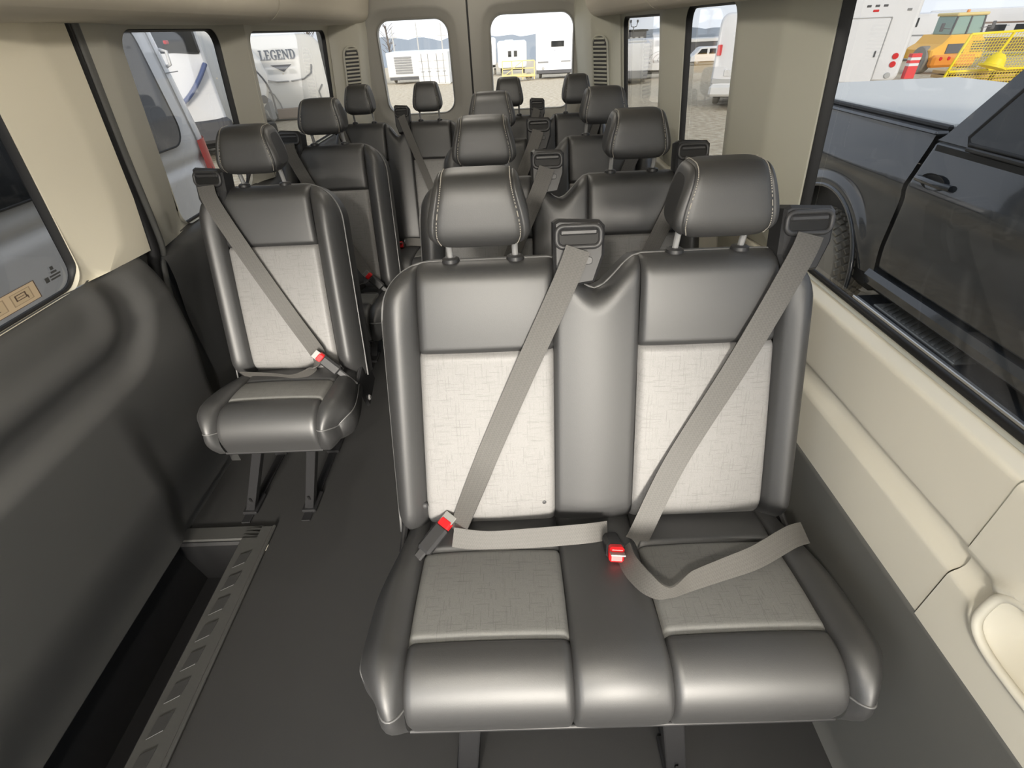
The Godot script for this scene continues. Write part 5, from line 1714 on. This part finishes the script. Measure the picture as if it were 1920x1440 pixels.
	var r9 := rv("travel_trailer", "pale trailer with a rounded nose and dark outline left of the lettered trailer", "trailer", Vector3(-10.6, -0.90, -24), Vector3(-7.6, 1.65, -18), 1.25, 0.9, M.cream_paint)
	var ol := MB.new()
	var op := []
	for k in 14:
		var a := PI * 0.5 * k / 13.0
		var q := Vector2(0.25 + sin(a) * 1.22, 1.75 + 0.02 + cos(a) * 1.2 - 0.60)
		op.append(Vector3(q.x, q.y, 0.0 - pow(maxf(0, q.y - 0.55) / 2.55, 2.0) * 0.9))
	op.append(Vector3(1.45, 0.7, 0.0))
	ol.tube(op, 0.03, 6)
	obj("edge_moulding", ol, M.grey_dark, r9)
	disc(r9, "round_vent", Vector3(1.18, 1.15, 0.0), 0.12, 0.03, M.grey_dark)
	part_box(r9, "battery_box", Vector3(0.9, 0.2, 0.0), Vector3(1.3, 0.5, 0.4), M.black, 0.04)
	var lg := rv("travel_trailer", "white trailer front with LEGEND lettering in the rearmost left window", "trailer", Vector3(-11.6, -1.35, -33), Vector3(-7.80, 1.45, -25.0), 0.7, 0.9, M.cream_paint)
	var z_at := func(y: float) -> float: return 0.06 - 0.9 * pow(clampf((y - 0.37) / 2.8, 0, 1), 2.0)
	var tm := TextMesh.new()
	tm.text = "LEGEND"
	var sf := SystemFont.new()
	sf.font_names = PackedStringArray(["Droid Serif"])
	sf.font_weight = 700
	tm.font = sf
	tm.font_size = 32; tm.pixel_size = 0.0125; tm.depth = 0.03
	var tx := MeshInstance3D.new()
	tx.mesh = tm
	tx.material_override = M.grey_dark
	tx.name = "lettering"
	lg.add_child(tx, true)
	tx.position = Vector3(-0.05, 2.45, z_at.call(2.45) + 0.06)
	tx.rotation = Vector3(-0.42, 0, 0)
	tx.scale = Vector3(0.86, 1.25, 1.0)
	tx.set_meta("label", "dark LEGEND lettering")
	var tri := MB.new()
	tri.prism(PackedVector2Array([Vector2(-0.42, 0.12), Vector2(0.42, 0.12), Vector2(0.05, -0.14)]), 0.03, Transform3D(Basis(Vector3.RIGHT, -0.38), Vector3(0.0, 1.98, z_at.call(1.98) + 0.02)), 0.004)
	obj("emblem", tri, M.grey_dark, lg)
	for ln in [[[-1.6, 2.05], [-0.9, 1.62], [-0.3, 1.5], [0.15, 1.5]], [[0.25, 1.5], [0.8, 1.55], [1.15, 1.75], [1.25, 2.05]], [[-1.1, 1.35], [-0.6, 1.05], [-0.45, 0.7], [-0.4, 0.4]], [[1.5, 1.3], [1.3, 1.05], [1.35, 0.6]], [[-0.1, 0.42], [0.7, 0.46]]]:
		var lm2 := MB.new()
		var pp := []
		for p in ln: pp.append(Vector3(p[0], p[1], z_at.call(p[1]) + 0.04))
		lm2.tube(pp, 0.028, 6)
		obj("accent_line", lm2, M.grey_mid, lg)
	part_box(lg, "propane_cover", Vector3(-1.35, 0.05, 0.2), Vector3(-0.75, 1.0, 0.75), M.grey_mid, 0.15)
	part_box(lg, "rock_guard", Vector3(-0.7, 0.1, 0.02), Vector3(1.5, 0.5, 0.14), M.brown, 0.04)
	var yl := thing("skid_loader", "small yellow loader peeking out right of the lettered trailer", "loader", Vector3(-12.6, gy(-40), -40))
	part_box(yl, "body", Vector3(-0.9, 0.5, -2), Vector3(0.9, 1.6, 0), M.yellow_paint, 0.15)
	part_box(yl, "boom", Vector3(-0.8, 1.4, -1.5), Vector3(-0.4, 2.6, -1.0), M.orange_paint, 0.1)
	for s in [-1.0, 1.0]: ext_wheel(yl, Vector3(s * 0.95, 0.45, -0.5), 0.46, 0.35)
	part_box(yl, "cab", Vector3(-0.6, 1.6, -1.8), Vector3(0.6, 2.7, -0.6), M.dark_glass, 0.08)
	# distant line of vehicles and bare trees on the skyline
	var rng := RandomNumberGenerator.new()
	rng.seed = 7
	for k in 5:
		var x := -28.0 + k * 2.6
		var tr := thing("bare_tree", ["bare tree farthest left on the skyline beyond the lettered trailer", "second bare tree from the left on the skyline beyond the lettered trailer", "bare tree in the middle of the skyline row beyond the lettered trailer", "fourth bare tree on the skyline beyond the lettered trailer", "bare tree nearest the rear doors on the skyline row"][k], "tree", Vector3(x, gy(-85), -85 - k))
		var tm2 := MB.new()
		tm2.tube([Vector3.ZERO, Vector3(0.1, 3.5, 0), Vector3(0.0, 6.2, 0.2)], 0.14, 6)
		obj("trunk", tm2, M.bark, tr)
		var bm := MB.new()
		for i in 34:
			var y := rng.randf_range(2.2, 6.0)
			var a := rng.randf() * TAU
			var ln := rng.randf_range(0.6, 1.6)
			var p0 := Vector3(0.06, y, 0)
			var p1 := p0 + Vector3(cos(a) * ln, ln * 0.9, sin(a) * ln)
			bm.tube([p0, p0.lerp(p1, 0.5) + Vector3(0, 0.1, 0), p1], 0.035, 4)
		var br := obj("branches", bm, M.bark, tr)
		br.set_meta("kind", "stuff")

func build_ground() -> void:
	var g := MB.new()
	var fl := FastNoiseLite.new()
	fl.seed = 11; fl.frequency = 0.35; fl.fractal_octaves = 3
	var zs := PackedFloat32Array()
	for i in 121: zs.append(lerpf(30.0, -230.0, pow(i / 120.0, 1.4)))
	var fn := func(x: float, z: float) -> Vector3:
		var far := clampf((-z - 3.0) / 6.0, 0, 1)
		return Vector3(x, gy(z) + fl.get_noise_2d(x, z * 1.4) * 0.10 * far, z)
	var xs := PackedFloat32Array()
	for i in 141: xs.append(signf(i - 70.0) * pow(absf(i - 70.0) / 70.0, 1.8) * 220.0 - 0.2)
	g.grid(fn, xs, zs, Vector3.UP)
	struct("ground", g, M.dirt, "tan dirt and gravel yard with wheel ruts outside the van", "ground")
	var h := MB.new()
	var rf := func(x: float, t: float) -> Vector3:
		return Vector3(x, -11.0 + t * (9.5 + 3.0 * fl.get_noise_1d(x * 0.05) + 1.2 * fl.get_noise_1d(x * 0.4)), -222.0 - 18.0 * t)
	h.grid(rf, lin(-260, 260, 160), lin(0, 1, 3), Vector3(0, 0.3, 1))
	struct("hills", h, M.hill, "low grey-blue ridge of hills along the horizon", "hills")
